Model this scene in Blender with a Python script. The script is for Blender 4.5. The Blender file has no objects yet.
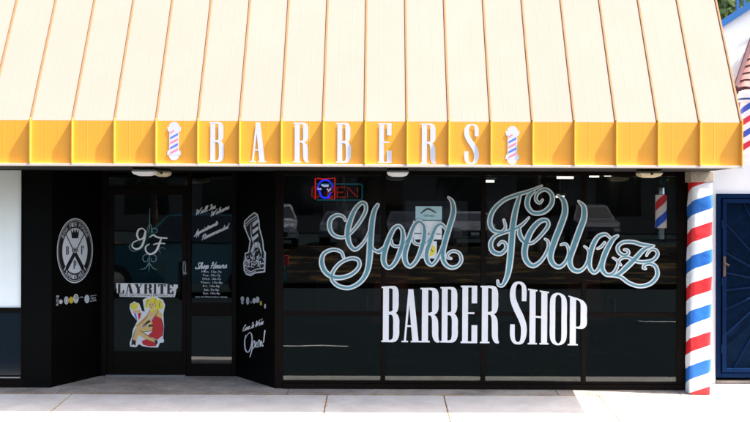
import bpy, bmesh, math, random
from mathutils import Vector, Matrix
random.seed(7)
R = math.radians
S = bpy.context.scene
COL = S.collection

# ------------------------------------------------------------------ camera
F = 1154.0; PX0, PY0 = 380.0, 210.0; D = 12.5; EYE = 1.935; ROLL = R(0.2)
cam = bpy.data.cameras.new('camera'); co = bpy.data.objects.new('camera', cam); COL.objects.link(co)
co.location = (0, -D, EYE)
co.matrix_world = Matrix.Translation((0, -D, EYE)) @ Matrix.Rotation(math.pi/2, 4, 'X') @ Matrix.Rotation(ROLL, 4, 'Z')
cam.sensor_width = 36; cam.lens = F/750*36
cam.shift_x = -(PX0-375)/750; cam.shift_y = (PY0-211)/750
cam.clip_end = 500; cam.clip_start = 0.1
S.camera = co
# ------------------------------------------------------------------ sky, sun, exposure
w = bpy.data.worlds.new('World'); S.world = w; w.use_nodes = True
nt = w.node_tree; sky = nt.nodes.new('ShaderNodeTexSky'); sky.sky_type = 'NISHITA'; sky.sun_disc = False
SUNV = Vector((.60, -.10, 1)).normalized()
sky.sun_elevation = math.asin(SUNV.z); sky.sun_rotation = math.atan2(SUNV.x, SUNV.y)
sky.air_density = 1.0; sky.dust_density = 4.0
bg = nt.nodes['Background']; bg.inputs['Strength'].default_value = 0.115
nt.links.new(sky.outputs[0], bg.inputs[0])
sl = bpy.data.lights.new('sun', 'SUN'); sl.energy = 4; sl.angle = R(0.5); sl.color = (1, .965, .91)
so = bpy.data.objects.new('sun', sl); COL.objects.link(so)
so.rotation_euler = SUNV.to_track_quat('Z', 'Y').to_euler(); so.location = (6, -3, 12)
S.view_settings.view_transform = 'Standard'; S.view_settings.look = 'None'
S.view_settings.gamma = 1; S.view_settings.use_curve_mapping = False
S.view_settings.exposure = 2.3

# ------------------------------------------------------------------ pixel helpers (photo 750 x 422)
def ray(px, py):
    dx, dy = px-PX0, py-PY0
    c, s = math.cos(-ROLL), math.sin(-ROLL)
    x = dx*c + dy*s; y = -dx*s + dy*c
    return Vector((x/F, 1, -y/F))
CAM = Vector((0, -D, EYE))
class Plane:
    def __init__(self, p, n):
        self.p = Vector(p); self.n = Vector(n).normalized()
    def at(self, px, py, off=0.0):            # off: distance towards the street
        d = ray(px, py); p = self.p + self.n*off
        t = (p-CAM).dot(self.n)/d.dot(self.n)
        return CAM + d*t
def ypl(y): return Plane((0, y, 0), (0, -1, 0))
def X(px, y=0): return (px-PX0)*(D+y)/F
def Z(py, y=0): return EYE-(py-PY0)*(D+y)/F

# ------------------------------------------------------------------ materials
def mat(name, col, rough=.6, metal=0, spec=.5, bump=0, bscale=40, var=0, vscale=6, emit=None, estr=0, coat=0, col2=None):
    m = bpy.data.materials.new(name); m.use_nodes = True
    n = m.node_tree; b = n.nodes['Principled BSDF']
    b.inputs['Base Color'].default_value = (*col, 1); b.inputs['Roughness'].default_value = rough
    b.inputs['Metallic'].default_value = metal; b.inputs['Specular IOR Level'].default_value = spec
    b.inputs['Coat Weight'].default_value = coat
    tc = n.nodes.new('ShaderNodeTexCoord')
    if var:
        t = n.nodes.new('ShaderNodeTexNoise'); t.inputs['Scale'].default_value = vscale; t.inputs['Detail'].default_value = 8
        t.inputs['Roughness'].default_value = .65
        r = n.nodes.new('ShaderNodeValToRGB')
        lo = col2 if col2 else tuple(c*(1-var) for c in col)
        r.color_ramp.elements[0].position = .3; r.color_ramp.elements[0].color = (*lo, 1)
        r.color_ramp.elements[1].position = .7; r.color_ramp.elements[1].color = (*[min(1, c*(1+var*.4)) for c in col], 1)
        n.links.new(tc.outputs['Object'], t.inputs['Vector']); n.links.new(t.outputs[0], r.inputs[0]); n.links.new(r.outputs[0], b.inputs['Base Color'])
    if bump:
        t = n.nodes.new('ShaderNodeTexNoise'); t.inputs['Scale'].default_value = bscale; t.inputs['Detail'].default_value = 6
        u = n.nodes.new('ShaderNodeBump'); u.inputs['Strength'].default_value = bump; u.inputs['Distance'].default_value = .01
        n.links.new(tc.outputs['Object'], t.inputs['Vector']); n.links.new(t.outputs[0], u.inputs['Height']); n.links.new(u.outputs[0], b.inputs['Normal'])
    if emit:
        b.inputs['Emission Color'].default_value = (*emit, 1); b.inputs['Emission Strength'].default_value = estr
    return m
def glass(name, tint, ior=1.6, wav=0.0):
    m = bpy.data.materials.new(name); m.use_nodes = True; n = m.node_tree; n.nodes.clear()
    o = n.nodes.new('ShaderNodeOutputMaterial'); mx = n.nodes.new('ShaderNodeMixShader')
    tr = n.nodes.new('ShaderNodeBsdfTransparent'); tr.inputs[0].default_value = (*tint, 1)
    gl = n.nodes.new('ShaderNodeBsdfGlossy'); gl.inputs['Roughness'].default_value = 0.0
    fr = n.nodes.new('ShaderNodeFresnel'); fr.inputs[0].default_value = ior
    if wav:
        tc = n.nodes.new('ShaderNodeTexCoord'); t = n.nodes.new('ShaderNodeTexNoise'); t.inputs['Scale'].default_value = 1.3
        u = n.nodes.new('ShaderNodeBump'); u.inputs['Strength'].default_value = wav; u.inputs['Distance'].default_value = .02
        n.links.new(tc.outputs['Object'], t.inputs['Vector']); n.links.new(t.outputs[0], u.inputs['Height']); n.links.new(u.outputs[0], gl.inputs['Normal'])
    n.links.new(fr.outputs[0], mx.inputs[0]); n.links.new(tr.outputs[0], mx.inputs[1]); n.links.new(gl.outputs[0], mx.inputs[2]); n.links.new(mx.outputs[0], o.inputs[0])
    return m
def stripes(name, cols, period, slope, phase, rough=.45, seams=True, bump=.25):
    """diagonal stripes that wind round a post: UV.x runs round it in metres, UV.y up it"""
    m = bpy.data.materials.new(name); m.use_nodes = True; n = m.node_tree; b = n.nodes['Principled BSDF']
    b.inputs['Roughness'].default_value = rough
    uv = n.nodes.new('ShaderNodeUVMap'); sp = n.nodes.new('ShaderNodeSeparateXYZ'); n.links.new(uv.outputs[0], sp.inputs[0])
    def mth(op, a, c=None):
        k = n.nodes.new('ShaderNodeMath'); k.operation = op
        for i, v in enumerate((a, c)):
            if v is None: continue
            if isinstance(v, (int, float)): k.inputs[i].default_value = v
            else: n.links.new(v, k.inputs[i])
        return k.outputs[0]
    nz = n.nodes.new('ShaderNodeTexNoise'); nz.inputs['Scale'].default_value = 5; n.links.new(uv.outputs[0], nz.inputs['Vector'])
    wob = mth('MULTIPLY', mth('SUBTRACT', nz.outputs[0], .5), .02)
    v = mth('ADD', mth('SUBTRACT', sp.outputs[1], mth('MULTIPLY', sp.outputs[0], slope)), wob)
    f = mth('FRACT', mth('DIVIDE', mth('ADD', v, phase), period))
    r = n.nodes.new('ShaderNodeValToRGB'); r.color_ramp.interpolation = 'CONSTANT'
    e = r.color_ramp.elements
    while len(e) < len(cols): e.new(.5)
    for i, c in enumerate(cols): e[i].position = i/len(cols); e[i].color = (*c, 1)
    n.links.new(f, r.inputs[0]); n.links.new(r.outputs[0], b.inputs['Base Color'])
    if bump:
        t = n.nodes.new('ShaderNodeTexNoise'); t.inputs['Scale'].default_value = 14; t.inputs['Detail'].default_value = 3
        u = n.nodes.new('ShaderNodeBump'); u.inputs['Strength'].default_value = bump; u.inputs['Distance'].default_value = .01
        n.links.new(uv.outputs[0], t.inputs['Vector']); n.links.new(t.outputs[0], u.inputs['Height']); n.links.new(u.outputs[0], b.inputs['Normal'])
    return m

M = {}
M['yellow'] = mat('yellow_paint', (.86, .345, .022), .5, var=.06, vscale=3, bump=.05)
M['cream'] = mat('cream_roof_paint', (.262, .180, .149), .9, spec=.04, var=.035, vscale=1.5, bump=.05)
M['seam'] = mat('seam_tan', (.21, .115, .055), .8, spec=.1, var=.1, vscale=9)
M['fseam'] = mat('fascia_seam', (.86, .38, .035), .5, var=.06)
M['trim'] = mat('cream_trim', (.62, .50, .40), .5, var=.08, vscale=8)
M['soffit'] = mat('soffit_black', (.012, .010, .009), .8)
M['black'] = mat('black_panel', (.0022, .002, .0018), .6, spec=.06)
M['splay'] = mat('black_glass_panel', (.0012, .0012, .0012), .5, spec=.05)
M['frame'] = mat('dark_bronze', (.007, .0045, .0034), .5, spec=.05, var=.2, vscale=12)
M['glass'] = glass('window_glass', (.82, .84, .85), 1.5, .006)
M['glassd'] = glass('lower_glass', (.6, .66, .66), 1.5, .006)
M['glassdoor'] = glass('door_glass', (.6, .64, .65), 1.55, .03)
M['car_glass'] = mat('car_glass', (.01, .015, .018), .05, spec=.8)
M['white'] = mat('white_vinyl', (.86, .88, .93), .4, emit=None)
M['vinylw'] = mat('painted_white', (.74, .73, .73), .45, var=.04, vscale=5)
M['teal'] = mat('painted_teal', (.10, .275, .33), .45, var=.3, vscale=4)
M['fletter'] = mat('fascia_white', (.60, .58, .61), .6, var=.04, vscale=8)
M['tealthin'] = mat('thin_teal', (.10, .20, .22), .5)
M['shade'] = mat('roller_blind', (.92, .94, .90), .7, var=.04, vscale=2)
M['navyglass'] = mat('navy_pane', (.004, .010, .017), .15, spec=.35)
M['plastic'] = mat('white_diffuser', (.85, .85, .86), .35, var=.04)
M['tanplastic'] = mat('yellowed_diffuser', (.62, .52, .33), .4, var=.15, vscale=20)
M['metal'] = mat('grey_metal', (.35, .35, .36), .35, metal=.9)
M['chrome'] = mat('chrome', (.7, .7, .72), .15, metal=1)
M['nwall'] = mat('white_stucco', (.72, .73, .74), .8, bump=.2, bscale=90, var=.04, vscale=2)
M['navy'] = mat('navy_steel', (.0006, .011, .046), .6, spec=.06, var=.3, vscale=9)
M['mesh'] = mat('perforated_navy_sheet', (.0008, .007, .022), .7, spec=.03, var=.5, vscale=14, bump=.4, bscale=160)
M['blue'] = mat('blue_rail', (.008, .085, .27), .4)
M['tile'] = mat('clay_tile', (.22, .10, .085), .8, var=.45, vscale=7, bump=.3)
M['tiledark'] = mat('tile_edge', (.07, .022, .03), .8)
M['beige'] = mat('beige_capital', (.42, .34, .26), .8, var=.3, vscale=30)
M['red'] = mat('decal_red', (.55, .01, .015), .5)
M['pink'] = mat('decal_pink', (.85, .22, .28), .5)
M['dblue'] = mat('decal_blue', (.10, .16, .62), .5)
M['skin'] = mat('decal_skin', (.72, .47, .16), .5)
M['hair'] = mat('decal_hair', (.78, .66, .04), .5)
M['ink'] = mat('decal_ink', (.005, .005, .006), .5)
M['icon_gold'] = mat('icon_gold', (.6, .40, .02), .5)
M['tag'] = mat('decal_grey', (.50, .53, .57), .5)
M['logow'] = mat('logo_white', (.62, .66, .72), .5)
M['faint'] = mat('faint_white', (.62, .63, .68), .5)
M['asphalt'] = mat('asphalt', (.017, .026, .028), .9, spec=.05, var=.25, vscale=3, bump=.3, bscale=60)
M['paintline'] = mat('road_paint', (.75, .75, .72), .6, var=.2, vscale=10)
M['litter'] = mat('dappled_leaf_ground', (.12, .070, .018), .9, spec=.1, col2=(.004,.004,.003), var=.8, vscale=.7, bump=.5, bscale=12)  # gold is dry leaves; the near-black patches paint in dappled tree shade
for e_, p_ in zip([n_ for n_ in M['litter'].node_tree.nodes if n_.type == 'VALTORGB'][0].color_ramp.elements, (.50, .72)): e_.position = p_
M['leafbit'] = mat('yellow_leaf', (.75, .36, .03), .7, var=.4, vscale=50)
M['leaf'] = mat('green_leaf', (.07, .13, .025), .6, var=.5, vscale=1.3)
M['leafl'] = mat('light_leaf', (.16, .22, .04), .6, var=.4, vscale=1.3)
M['bark'] = mat('bark', (.10, .07, .05), .9, bump=.5, var=.4)
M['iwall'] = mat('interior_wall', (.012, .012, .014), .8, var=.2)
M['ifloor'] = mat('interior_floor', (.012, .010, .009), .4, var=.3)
M['vinylred'] = mat('red_vinyl', (.16, .01, .01), .35)
M['vinylblack'] = mat('black_vinyl', (.015, .015, .015), .35)
M['wood'] = mat('counter_wood', (.09, .05, .03), .5, var=.3)
M['mirror'] = mat('mirror', (.12, .13, .14), .08, metal=1)
M['nred'] = mat('neon_red', (.3, .02, .01), .4, emit=(1, .02, .02), estr=.14)
M['ndim'] = mat('neon_dim_red', (.2, .02, .01), .4, emit=(1, .04, .02), estr=.045)
M['nblue'] = mat('neon_blue', (.02, .02, .3), .4, emit=(.02, .03, 1), estr=.30)
M['ncyan'] = mat('neon_cyan', (.02, .2, .25), .4, emit=(.02, .55, .65), estr=.016)
M['nwhite'] = mat('neon_white', (.5, .6, .8), .4, emit=(.45, .6, 1), estr=.2)
M['tube'] = mat('fluorescent_tube', (.9, .9, .8), .4, emit=(1, .92, .72), estr=.8)
M['paper'] = mat('paper', (.80, .84, .86), .7)
M['paleblue'] = mat('pale_blue_card', (.42, .64, .70), .7, var=.15, vscale=20)
M['tyre'] = mat('tyre', (.02, .02, .02), .8)
M['lampglass'] = mat('lamp_glass', (.8, .8, .8), .1)
M['bldg'] = mat('far_stucco', (.16, .14, .12), .85, var=.2)
M['bldg2'] = mat('far_dark_wall', (.05, .055, .06), .85, var=.2)

# concrete with grain, stains and hairline marks
def concrete(name, base, lo, stain=.35):
    m = mat(name, base, .85); n = m.node_tree; b = n.nodes['Principled BSDF']
    tc = n.nodes.new('ShaderNodeTexCoord')
    def ramp(tex, p0, c0, p1, c1):
        r = n.nodes.new('ShaderNodeValToRGB'); r.color_ramp.elements[0].position = p0; r.color_ramp.elements[0].color = (*c0, 1)
        r.color_ramp.elements[1].position = p1; r.color_ramp.elements[1].color = (*c1, 1); n.links.new(tex.outputs[0], r.inputs[0]); return r
    t1 = n.nodes.new('ShaderNodeTexNoise'); t1.inputs['Scale'].default_value = 2.1; t1.inputs['Detail'].default_value = 9; t1.inputs['Roughness'].default_value = .7
    t2 = n.nodes.new('ShaderNodeTexNoise'); t2.inputs['Scale'].default_value = 110; t2.inputs['Detail'].default_value = 3
    t3 = n.nodes.new('ShaderNodeTexNoise'); t3.inputs['Scale'].default_value = 9; t3.inputs['Detail'].default_value = 10; t3.inputs['Roughness'].default_value = .8
    for t in (t1, t2, t3): n.links.new(tc.outputs['Object'], t.inputs['Vector'])
    r1 = ramp(t1, .35, lo, .6, base); r2 = ramp(t2, .3, (.8, .8, .8), .7, (1.05, 1.05, 1.05)); r3 = ramp(t3, .30, (1-stain,)*3, .46, (1, 1, 1))
    m1 = n.nodes.new('ShaderNodeMix'); m1.data_type = 'RGBA'; m1.blend_type = 'MULTIPLY'; m1.inputs[0].default_value = 1
    m2 = n.nodes.new('ShaderNodeMix'); m2.data_type = 'RGBA'; m2.blend_type = 'MULTIPLY'; m2.inputs[0].default_value = 1
    n.links.new(r1.outputs[0], m1.inputs[6]); n.links.new(r2.outputs[0], m1.inputs[7])
    n.links.new(m1.outputs[2], m2.inputs[6]); n.links.new(r3.outputs[0], m2.inputs[7]); n.links.new(m2.outputs[2], b.inputs['Base Color'])
    u = n.nodes.new('ShaderNodeBump'); u.inputs['Strength'].default_value = .3; u.inputs['Distance'].default_value = .004
    n.links.new(t2.outputs[0], u.inputs['Height']); n.links.new(u.outputs[0], b.inputs['Normal'])
    return m
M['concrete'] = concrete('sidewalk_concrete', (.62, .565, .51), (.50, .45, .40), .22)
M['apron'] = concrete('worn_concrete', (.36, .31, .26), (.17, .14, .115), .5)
M['joint'] = mat('joint_dirt', (.20, .14, .09), .95, var=.5, vscale=20)

# ------------------------------------------------------------------ mesh builder
class MB:
    def __init__(s): s.v = []; s.f = []; s.m = []; s.uv = {}
    def quad(s, pts, mi=0):
        i = len(s.v); s.v += [tuple(p) for p in pts]; s.f.append(tuple(range(i, i+len(pts)))); s.m.append(mi)
    def box(s, x0, x1, y0, y1, z0, z1, mi=0):
        i = len(s.v)
        s.v += [(x, y, z) for z in (z0, z1) for y in (y0, y1) for x in (x0, x1)]
        for f in ((0, 2, 3, 1), (4, 5, 7, 6), (0, 1, 5, 4), (2, 6, 7, 3), (0, 4, 6, 2), (1, 3, 7, 5)):
            s.f.append(tuple(i+k for k in f)); s.m.append(mi)
    def hexa(s, a, b, mi=0):          # a, b: matching loops -> closed prism
        n = len(a); i = len(s.v); s.v += [tuple(p) for p in a]+[tuple(p) for p in b]
        s.f.append(tuple(i+k for k in range(n))[::-1]); s.m.append(mi)
        s.f.append(tuple(i+n+k for k in range(n))); s.m.append(mi)
        for k in range(n):
            l = (k+1) % n; s.f.append((i+k, i+l, i+n+l, i+n+k)); s.m.append(mi)
    def tube(s, pts, r, seg=8, mi=0, close=False):
        pts = [Vector(p) for p in pts]; n = len(pts); rr = r if isinstance(r, (list, tuple)) else [r]*n
        i0 = len(s.v)
        for k, p in enumerate(pts):
            a = pts[k-1] if (k > 0 or close) else p; b = pts[(k+1) % n] if (k < n-1 or close) else p
            t = (b-a).normalized(); u = t.orthogonal() if abs(t.y) > .99 else t.cross(Vector((0, 1, 0))); u.normalize(); v = t.cross(u)
            for q in range(seg):
                an = 2*math.pi*q/seg; s.v.append(tuple(p+(u*math.cos(an)+v*math.sin(an))*rr[k]))
        for k in range(n if close else n-1):
            l = (k+1) % n
            for q in range(seg):
                q2 = (q+1) % seg; s.f.append((i0+k*seg+q, i0+k*seg+q2, i0+l*seg+q2, i0+l*seg+q)); s.m.append(mi)
        if not close:
            s.f.append(tuple(i0+q for q in range(seg))[::-1]); s.m.append(mi)
            s.f.append(tuple(i0+(n-1)*seg+q for q in range(seg))); s.m.append(mi)
    def lathe(s, prof, c=(0, 0, 0), seg=24, mi=0):
        i0 = len(s.v); c = Vector(c)
        for r, z in prof:
            for q in range(seg):
                a = 2*math.pi*q/seg; s.v.append((c.x+r*math.cos(a), c.y+r*math.sin(a), c.z+z))
        for k in range(len(prof)-1):
            for q in range(seg):
                q2 = (q+1) % seg; s.f.append((i0+k*seg+q, i0+k*seg+q2, i0+(k+1)*seg+q2, i0+(k+1)*seg+q)); s.m.append(mi)
        s.f.append(tuple(i0+q for q in range(seg))[::-1]); s.m.append(mi)
        s.f.append(tuple(i0+(len(prof)-1)*seg+q for q in range(seg))); s.m.append(mi)
    def build(s, name, mats, parent=None, bevel=0, smooth=False):
        me = bpy.data.meshes.new(name); me.from_pydata(s.v, [], s.f); me.validate()
        mats = mats if isinstance(mats, (list, tuple)) else [mats]
        for k in mats: me.materials.append(M[k] if isinstance(k, str) else k)
        if len(s.m) == len(me.polygons): me.polygons.foreach_set('material_index', s.m)
        if smooth: me.polygons.foreach_set('use_smooth', [True]*len(me.polygons))
        me.update()
        o = bpy.data.objects.new(name, me); COL.objects.link(o)
        if bevel:
            b = o.modifiers.new('bevel', 'BEVEL'); b.width = bevel; b.segments = 2; b.limit_method = 'ANGLE'
        if parent is not None:
            bpy.context.view_layer.update()
            o.parent = parent; o.matrix_parent_inverse = parent_world(parent).inverted()
        return o
def parent_world(o):
    m = Matrix.LocRotScale(o.location, o.rotation_euler, o.scale)
    if o.parent: m = parent_world(o.parent) @ o.matrix_parent_inverse @ m
    return m
def thing(name, label, cat, loc=(0, 0, 0), group=None):
    o = bpy.data.objects.new(name, None); COL.objects.link(o); o.location = loc; o.empty_display_size = .2
    return tag(o, label, cat, group)
def tag(o, label, cat, group=None):
    o['label'] = label; o['category'] = cat
    if group: o['group'] = group
    return o
def struct(o, kind='structure'): o['kind'] = kind; return o
def copy_tree(o, parent=None):
    c = o.copy(); COL.objects.link(c)
    if parent is not None: c.parent = parent; c.matrix_parent_inverse = o.matrix_parent_inverse.copy()
    for ch in [k for k in bpy.data.objects if k.parent == o]: copy_tree(ch, c)
    return c
def one_box(name, m, parent, *a, bevel=0):
    b = MB(); b.box(*a); return b.build(name, m, parent, bevel)

# ---- flat lettering: ribbons of varying width laid on a plane, each a hair above the last
def spline(pts, sub=7, close=False):
    out = []; n = len(pts)
    rng = range(n if close else n-1)
    for k in rng:
        p = [pts[(k-1) % n] if (close or k > 0) else pts[0], pts[k], pts[(k+1) % n], pts[(k+2) % n] if (close or k < n-2) else pts[-1]]
        for q in range(sub):
            t = q/sub
            out.append(tuple(.5*((2*p[1][i])+(-p[0][i]+p[2][i])*t+(2*p[0][i]-5*p[1][i]+4*p[2][i]-p[3][i])*t*t+(-p[0][i]+3*p[1][i]-3*p[2][i]+p[3][i])*t**3) for i in range(3)))
    out.append(tuple(pts[0] if close else pts[-1])); return out
class Flat:
    """collects flat shapes in 2-D and lays them on a plane"""
    def __init__(s, fn, base=.001): s.fn = fn; s.mb = MB(); s.o = base
    def ribbon(s, pts, extra=0, smooth=True, cap=True, mi=0, close=False, tr=lambda x, y: (x, y), sub=7):
        q = spline(pts, sub, close) if smooth else pts
        L = []; n = len(q)
        for k in range(n):
            a = q[max(0, k-1)]; b = q[min(n-1, k+1)]
            if close and k in (0, n-1): a, b = q[n-2], q[1]
            dx, dy = b[0]-a[0], b[1]-a[1]; l = math.hypot(dx, dy) or 1e-6; nx, ny = -dy/l, dx/l; h = max(.05 if extra else 0, q[k][2]/2+extra)
            L.append(((q[k][0]+nx*h, q[k][1]+ny*h), (q[k][0]-nx*h, q[k][1]-ny*h), (dx/l, dy/l), h))
        i = len(s.mb.v); st = .00010/n
        for k, (a, b, _, _) in enumerate(L):
            s.mb.v.append(tuple(s.fn(*tr(*a), s.o+k*st))); s.mb.v.append(tuple(s.fn(*tr(*b), s.o+k*st)))
        for k in range(n-1): s.mb.f.append((i+2*k, i+2*k+1, i+2*k+3, i+2*k+2)); s.mb.m.append(mi)
        if cap and not close:
            for k, sg, off in ((0, -1, s.o), (n-1, 1, s.o+n*st)):
                c = q[k]; d = L[k][2]; h = L[k][3]; arc = []
                for a in range(0, 9):
                    an = math.pi*a/8; ca, sa = math.cos(an)*h, math.sin(an)*h*sg
                    arc.append(s.fn(*tr(c[0]-d[1]*ca+d[0]*sa, c[1]+d[0]*ca+d[1]*sa), off))
                s.mb.quad(arc, mi)
        s.o += .00014
    def poly(s, pts, mi=0, tr=lambda x, y: (x, y)):
        s.mb.quad([s.fn(*tr(*p), s.o) for p in pts], mi); s.o += .00014
    def disc(s, cx, cy, rx, ry=None, mi=0, n=40, tr=lambda x, y: (x, y)):
        ry = ry or rx; s.poly([(cx+rx*math.cos(2*math.pi*k/n), cy+ry*math.sin(2*math.pi*k/n)) for k in range(n)], mi, tr)
    def ring(s, cx, cy, r, wd, mi=0, tr=lambda x, y: (x, y), ry=None):
        n = 48; i = len(s.mb.v); ry = ry or r
        for k in range(n):
            a = 2*math.pi*k/n
            for e in (0, 1): s.mb.v.append(tuple(s.fn(*tr(cx+(r-wd*e)*math.cos(a), cy+(ry-wd*e)*math.sin(a)), s.o)))
        for k in range(n): l = (k+1) % n; s.mb.f.append((i+2*k, i+2*k+1, i+2*l+1, i+2*l)); s.mb.m.append(mi)
        s.o += .00014
    def text(s, body, x0, y0, x1, y1, mi=0, shear=0, rot=0, tr=lambda x, y: (x, y)):
        """text filling the box x0..x1, y0(top)..y1(bottom) (y down), turned by rot about its left end"""
        c = bpy.data.curves.new('t', 'FONT'); c.body = body; c.shear = shear; c.resolution_u = 2
        o = bpy.data.objects.new('t', c); COL.objects.link(o)
        me = bpy.data.meshes.new_from_object(o)
        if me.vertices:
            xs = [v.co.x for v in me.vertices]; ys = [v.co.y for v in me.vertices]
            a, b, e, f = min(xs), max(xs), min(ys), max(ys); i = len(s.mb.v); cr, sr = math.cos(rot), math.sin(rot)
            for v in me.vertices:
                u = (v.co.x-a)/(b-a)*(x1-x0); t = (v.co.y-e)/(f-e)*(y1-y0)
                xx = x0+u*cr-(-t)*sr*-1 if False else x0+u*cr-t*sr*-1*-1; yy = y1-(u*sr+t*cr)
                s.mb.v.append(tuple(s.fn(*tr(xx, yy), s.o)))
            for p in me.polygons: s.mb.f.append(tuple(i+k for k in p.vertices)); s.mb.m.append(mi)
        bpy.data.objects.remove(o); bpy.data.meshes.remove(me); bpy.data.curves.remove(c); s.o += .00014
    def build(s, name, mats, parent): return s.mb.build(name, mats, parent)

# ---- condensed slab letters, drawn in a box 1 wide x 3.2 high (y up)
def rectp(x0, y0, x1, y1): return ('p', [(x0, y0), (x1, y0), (x1, y1), (x0, y1)])
def bowl(y0, y1, xr=.98, t=.13, w=.34):
    xm = xr-w/2; return ('r', [(.3, y1-t/2, t), (.55, y1-t/2, t*1.1), (.74, y1-.16, w*.8), (xm, y1-.42, w), (xm, (y0+y1)/2, w), (xm, y0+.42, w), (.74, y0+.16, w*.8), (.55, y0+t/2, t*1.1), (.3, y0+t/2, t)])
def serif(x, y, top, w=.46):
    y0, y1 = (y-.09, y) if top else (y, y+.09); return ('p', [(x-w/2, y0), (x+w/2, y0), (x+w/2, y1), (x-w/2, y1)])
def stem(x, w=.33, y0=0, y1=3.2): return rectp(x-w/2, y0, x+w/2, y1)
G = {
 'E2': [stem(.25, .36), rectp(0, 0, .5, .14), rectp(0, 3.06, .9, 3.2), rectp(.3, 2.85, .95, 3.2), rectp(.74, 2.35, .95, 3.2), rectp(.3, 1.42, .74, 1.78), rectp(.3, 0, .98, .34), rectp(.74, 0, .98, .9)],
 'B': [stem(.25), rectp(0, 0, .3, .09), rectp(0, 3.11, .3, 3.2), bowl(1.62, 3.2, .96), bowl(0, 1.70, 1.0)],
 'R': [stem(.25), serif(.25, 0, False, .52), rectp(0, 3.11, .3, 3.2), bowl(1.62, 3.2, .96), ('r', [(.35, 1.66, .12), (.6, 1.62, .16), (.76, 1.35, .3), (.79, .9, .33), (.80, .4, .32), (.88, .12, .24), (1.02, .05, .1)])],
 'P': [stem(.25), serif(.25, 0, False, .55), rectp(0, 3.11, .3, 3.2), bowl(1.15, 3.2, 1.0)],
 'A': [('p', [(.36, 3.2), (.5, 3.2), (.22, 0), (.1, 0)]), ('p', [(.34, 3.2), (.66, 3.2), (1.0, 0), (.62, 0)]), rectp(.18, .92, .78, 1.03), rectp(-.04, 0, .36, .09), rectp(.52, 0, 1.1, .09)],
 'E': [stem(.25), rectp(0, 0, .5, .1), rectp(0, 3.1, .9, 3.2), rectp(.62, 2.22, .93, 3.2), rectp(.3, 1.62, .78, 1.72), rectp(.3, 0, .95, .1), rectp(.62, 0, .95, 1.0)],
 'S': [('r', [(.84, 2.2, .28), (.84, 2.8, .28), (.74, 3.05, .2), (.5, 3.14, .12), (.28, 3.02, .24), (.17, 2.7, .33), (.19, 2.3, .35), (.38, 1.85, .37), (.64, 1.4, .37), (.82, .95, .35), (.83, .5, .33), (.72, .16, .24), (.5, .06, .12), (.27, .15, .2), (.16, .45, .28), (.16, 1.02, .28)])],
 'H': [stem(.22, .3), stem(.80, .3), serif(.22, 0, False), serif(.80, 0, False), serif(.22, 3.2, True), serif(.80, 3.2, True), rectp(.3, 1.56, .7, 1.68)],
 'O': [('c', [(.5, 3.14, .12), (.76, 2.98, .24), (.84, 2.6, .32), (.84, 1.6, .32), (.84, .6, .32), (.76, .22, .24), (.5, .06, .12), (.24, .22, .24), (.16, .6, .32), (.16, 1.6, .32), (.16, 2.6, .32), (.24, 2.98, .24)])],
 'L': [stem(.28, .36), rectp(0, 0, .6, .12), serif(.28, 3.2, True, .6), rectp(.3, 0, 1, .25), rectp(.78, 0, 1, 1.1)],
 'Y': [('p', [(.05, 3.2), (.42, 3.2), (.68, 1.5), (.36, 1.5)]), ('p', [(.8, 3.2), (.95, 3.2), (.62, 1.5), (.52, 1.5)]), stem(.52, .34, 0, 1.6), serif(.52, 0, False, .62), rectp(-.05, 3.06, .5, 3.2), rectp(.68, 3.06, 1.05, 3.2)],
 'I': [stem(.5, .6), rectp(.05, 0, .95, .15), rectp(.05, 3.05, .95, 3.2)],
 'T': [stem(.5, .36), serif(.5, 0, False, .7), rectp(0, 2.95, 1, 3.2), rectp(0, 2.3, .18, 3.2), rectp(.82, 2.3, 1, 3.2)],
 'F': [stem(.25), rectp(0, 0, .5, .1), rectp(0, 3.1, .9, 3.2), rectp(.62, 2.22, .93, 3.2), rectp(.3, 1.5, .78, 1.65)],
}
def glyph(fl, ch, x0, x1, y0, y1, mi=0, sk=0):     # photo pixels; y0 top, y1 bottom; sk: how much the top drops across the letter
    def tr(u, v): return (x0+u*(x1-x0), y1-(v/3.2)*(y1-y0-sk*u))
    for kind, p in G[ch]:
        if kind == 'p': fl.poly(p, mi, tr)
        else: fl.ribbon(p, 0, cap=False, mi=mi, close=(kind == 'c'), tr=tr, sub=5)

# ================================================================== GROUND
SLOPE = .064
def gz(y):            # pavement height at depth y (negative towards the street)
    return SLOPE*y if y < 0 else 0
b = MB(); b.box(-16, 16, -1.64, .0, -.02, -.02); b = MB()
XJ = [-16, -13.4, -10.8, -8.5, -5.9, -3.25, -.55, .68, 2.32, 4.0, 5.6, 7.2, 10, 13, 16]
def slab(b, x0, x1, y0, y1, g=.005):
    b.hexa([(x0+g, y0+g, gz(y0)-.06), (x1-g, y0+g, gz(y0)-.06), (x1-g, y1-g, gz(y1)-.06), (x0+g, y1-g, gz(y1)-.06)],
           [(x0+g, y0+g, gz(y0)), (x1-g, y0+g, gz(y0)), (x1-g, y1-g, gz(y1)), (x0+g, y1-g, gz(y1))])
for a, c in zip(XJ[:-1], XJ[1:]): slab(b, a, c, -1.56, -.31)
struct(b.build('sidewalk', 'concrete', bevel=.006))
b = MB()
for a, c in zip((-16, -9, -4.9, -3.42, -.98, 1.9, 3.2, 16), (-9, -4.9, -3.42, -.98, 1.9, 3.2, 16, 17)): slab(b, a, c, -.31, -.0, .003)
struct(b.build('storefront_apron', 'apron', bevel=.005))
b = MB(); b.quad([(-16, -1.6, gz(-1.6)-.012), (16, -1.6, gz(-1.6)-.012), (16, 0, -.012), (-16, 0, -.012)]); b.quad([(-16, 0, -.012), (16, 0, -.012), (16, 6, -.012), (-16, 6, -.012)])
struct(b.build('ground_bed', 'joint'))
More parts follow.
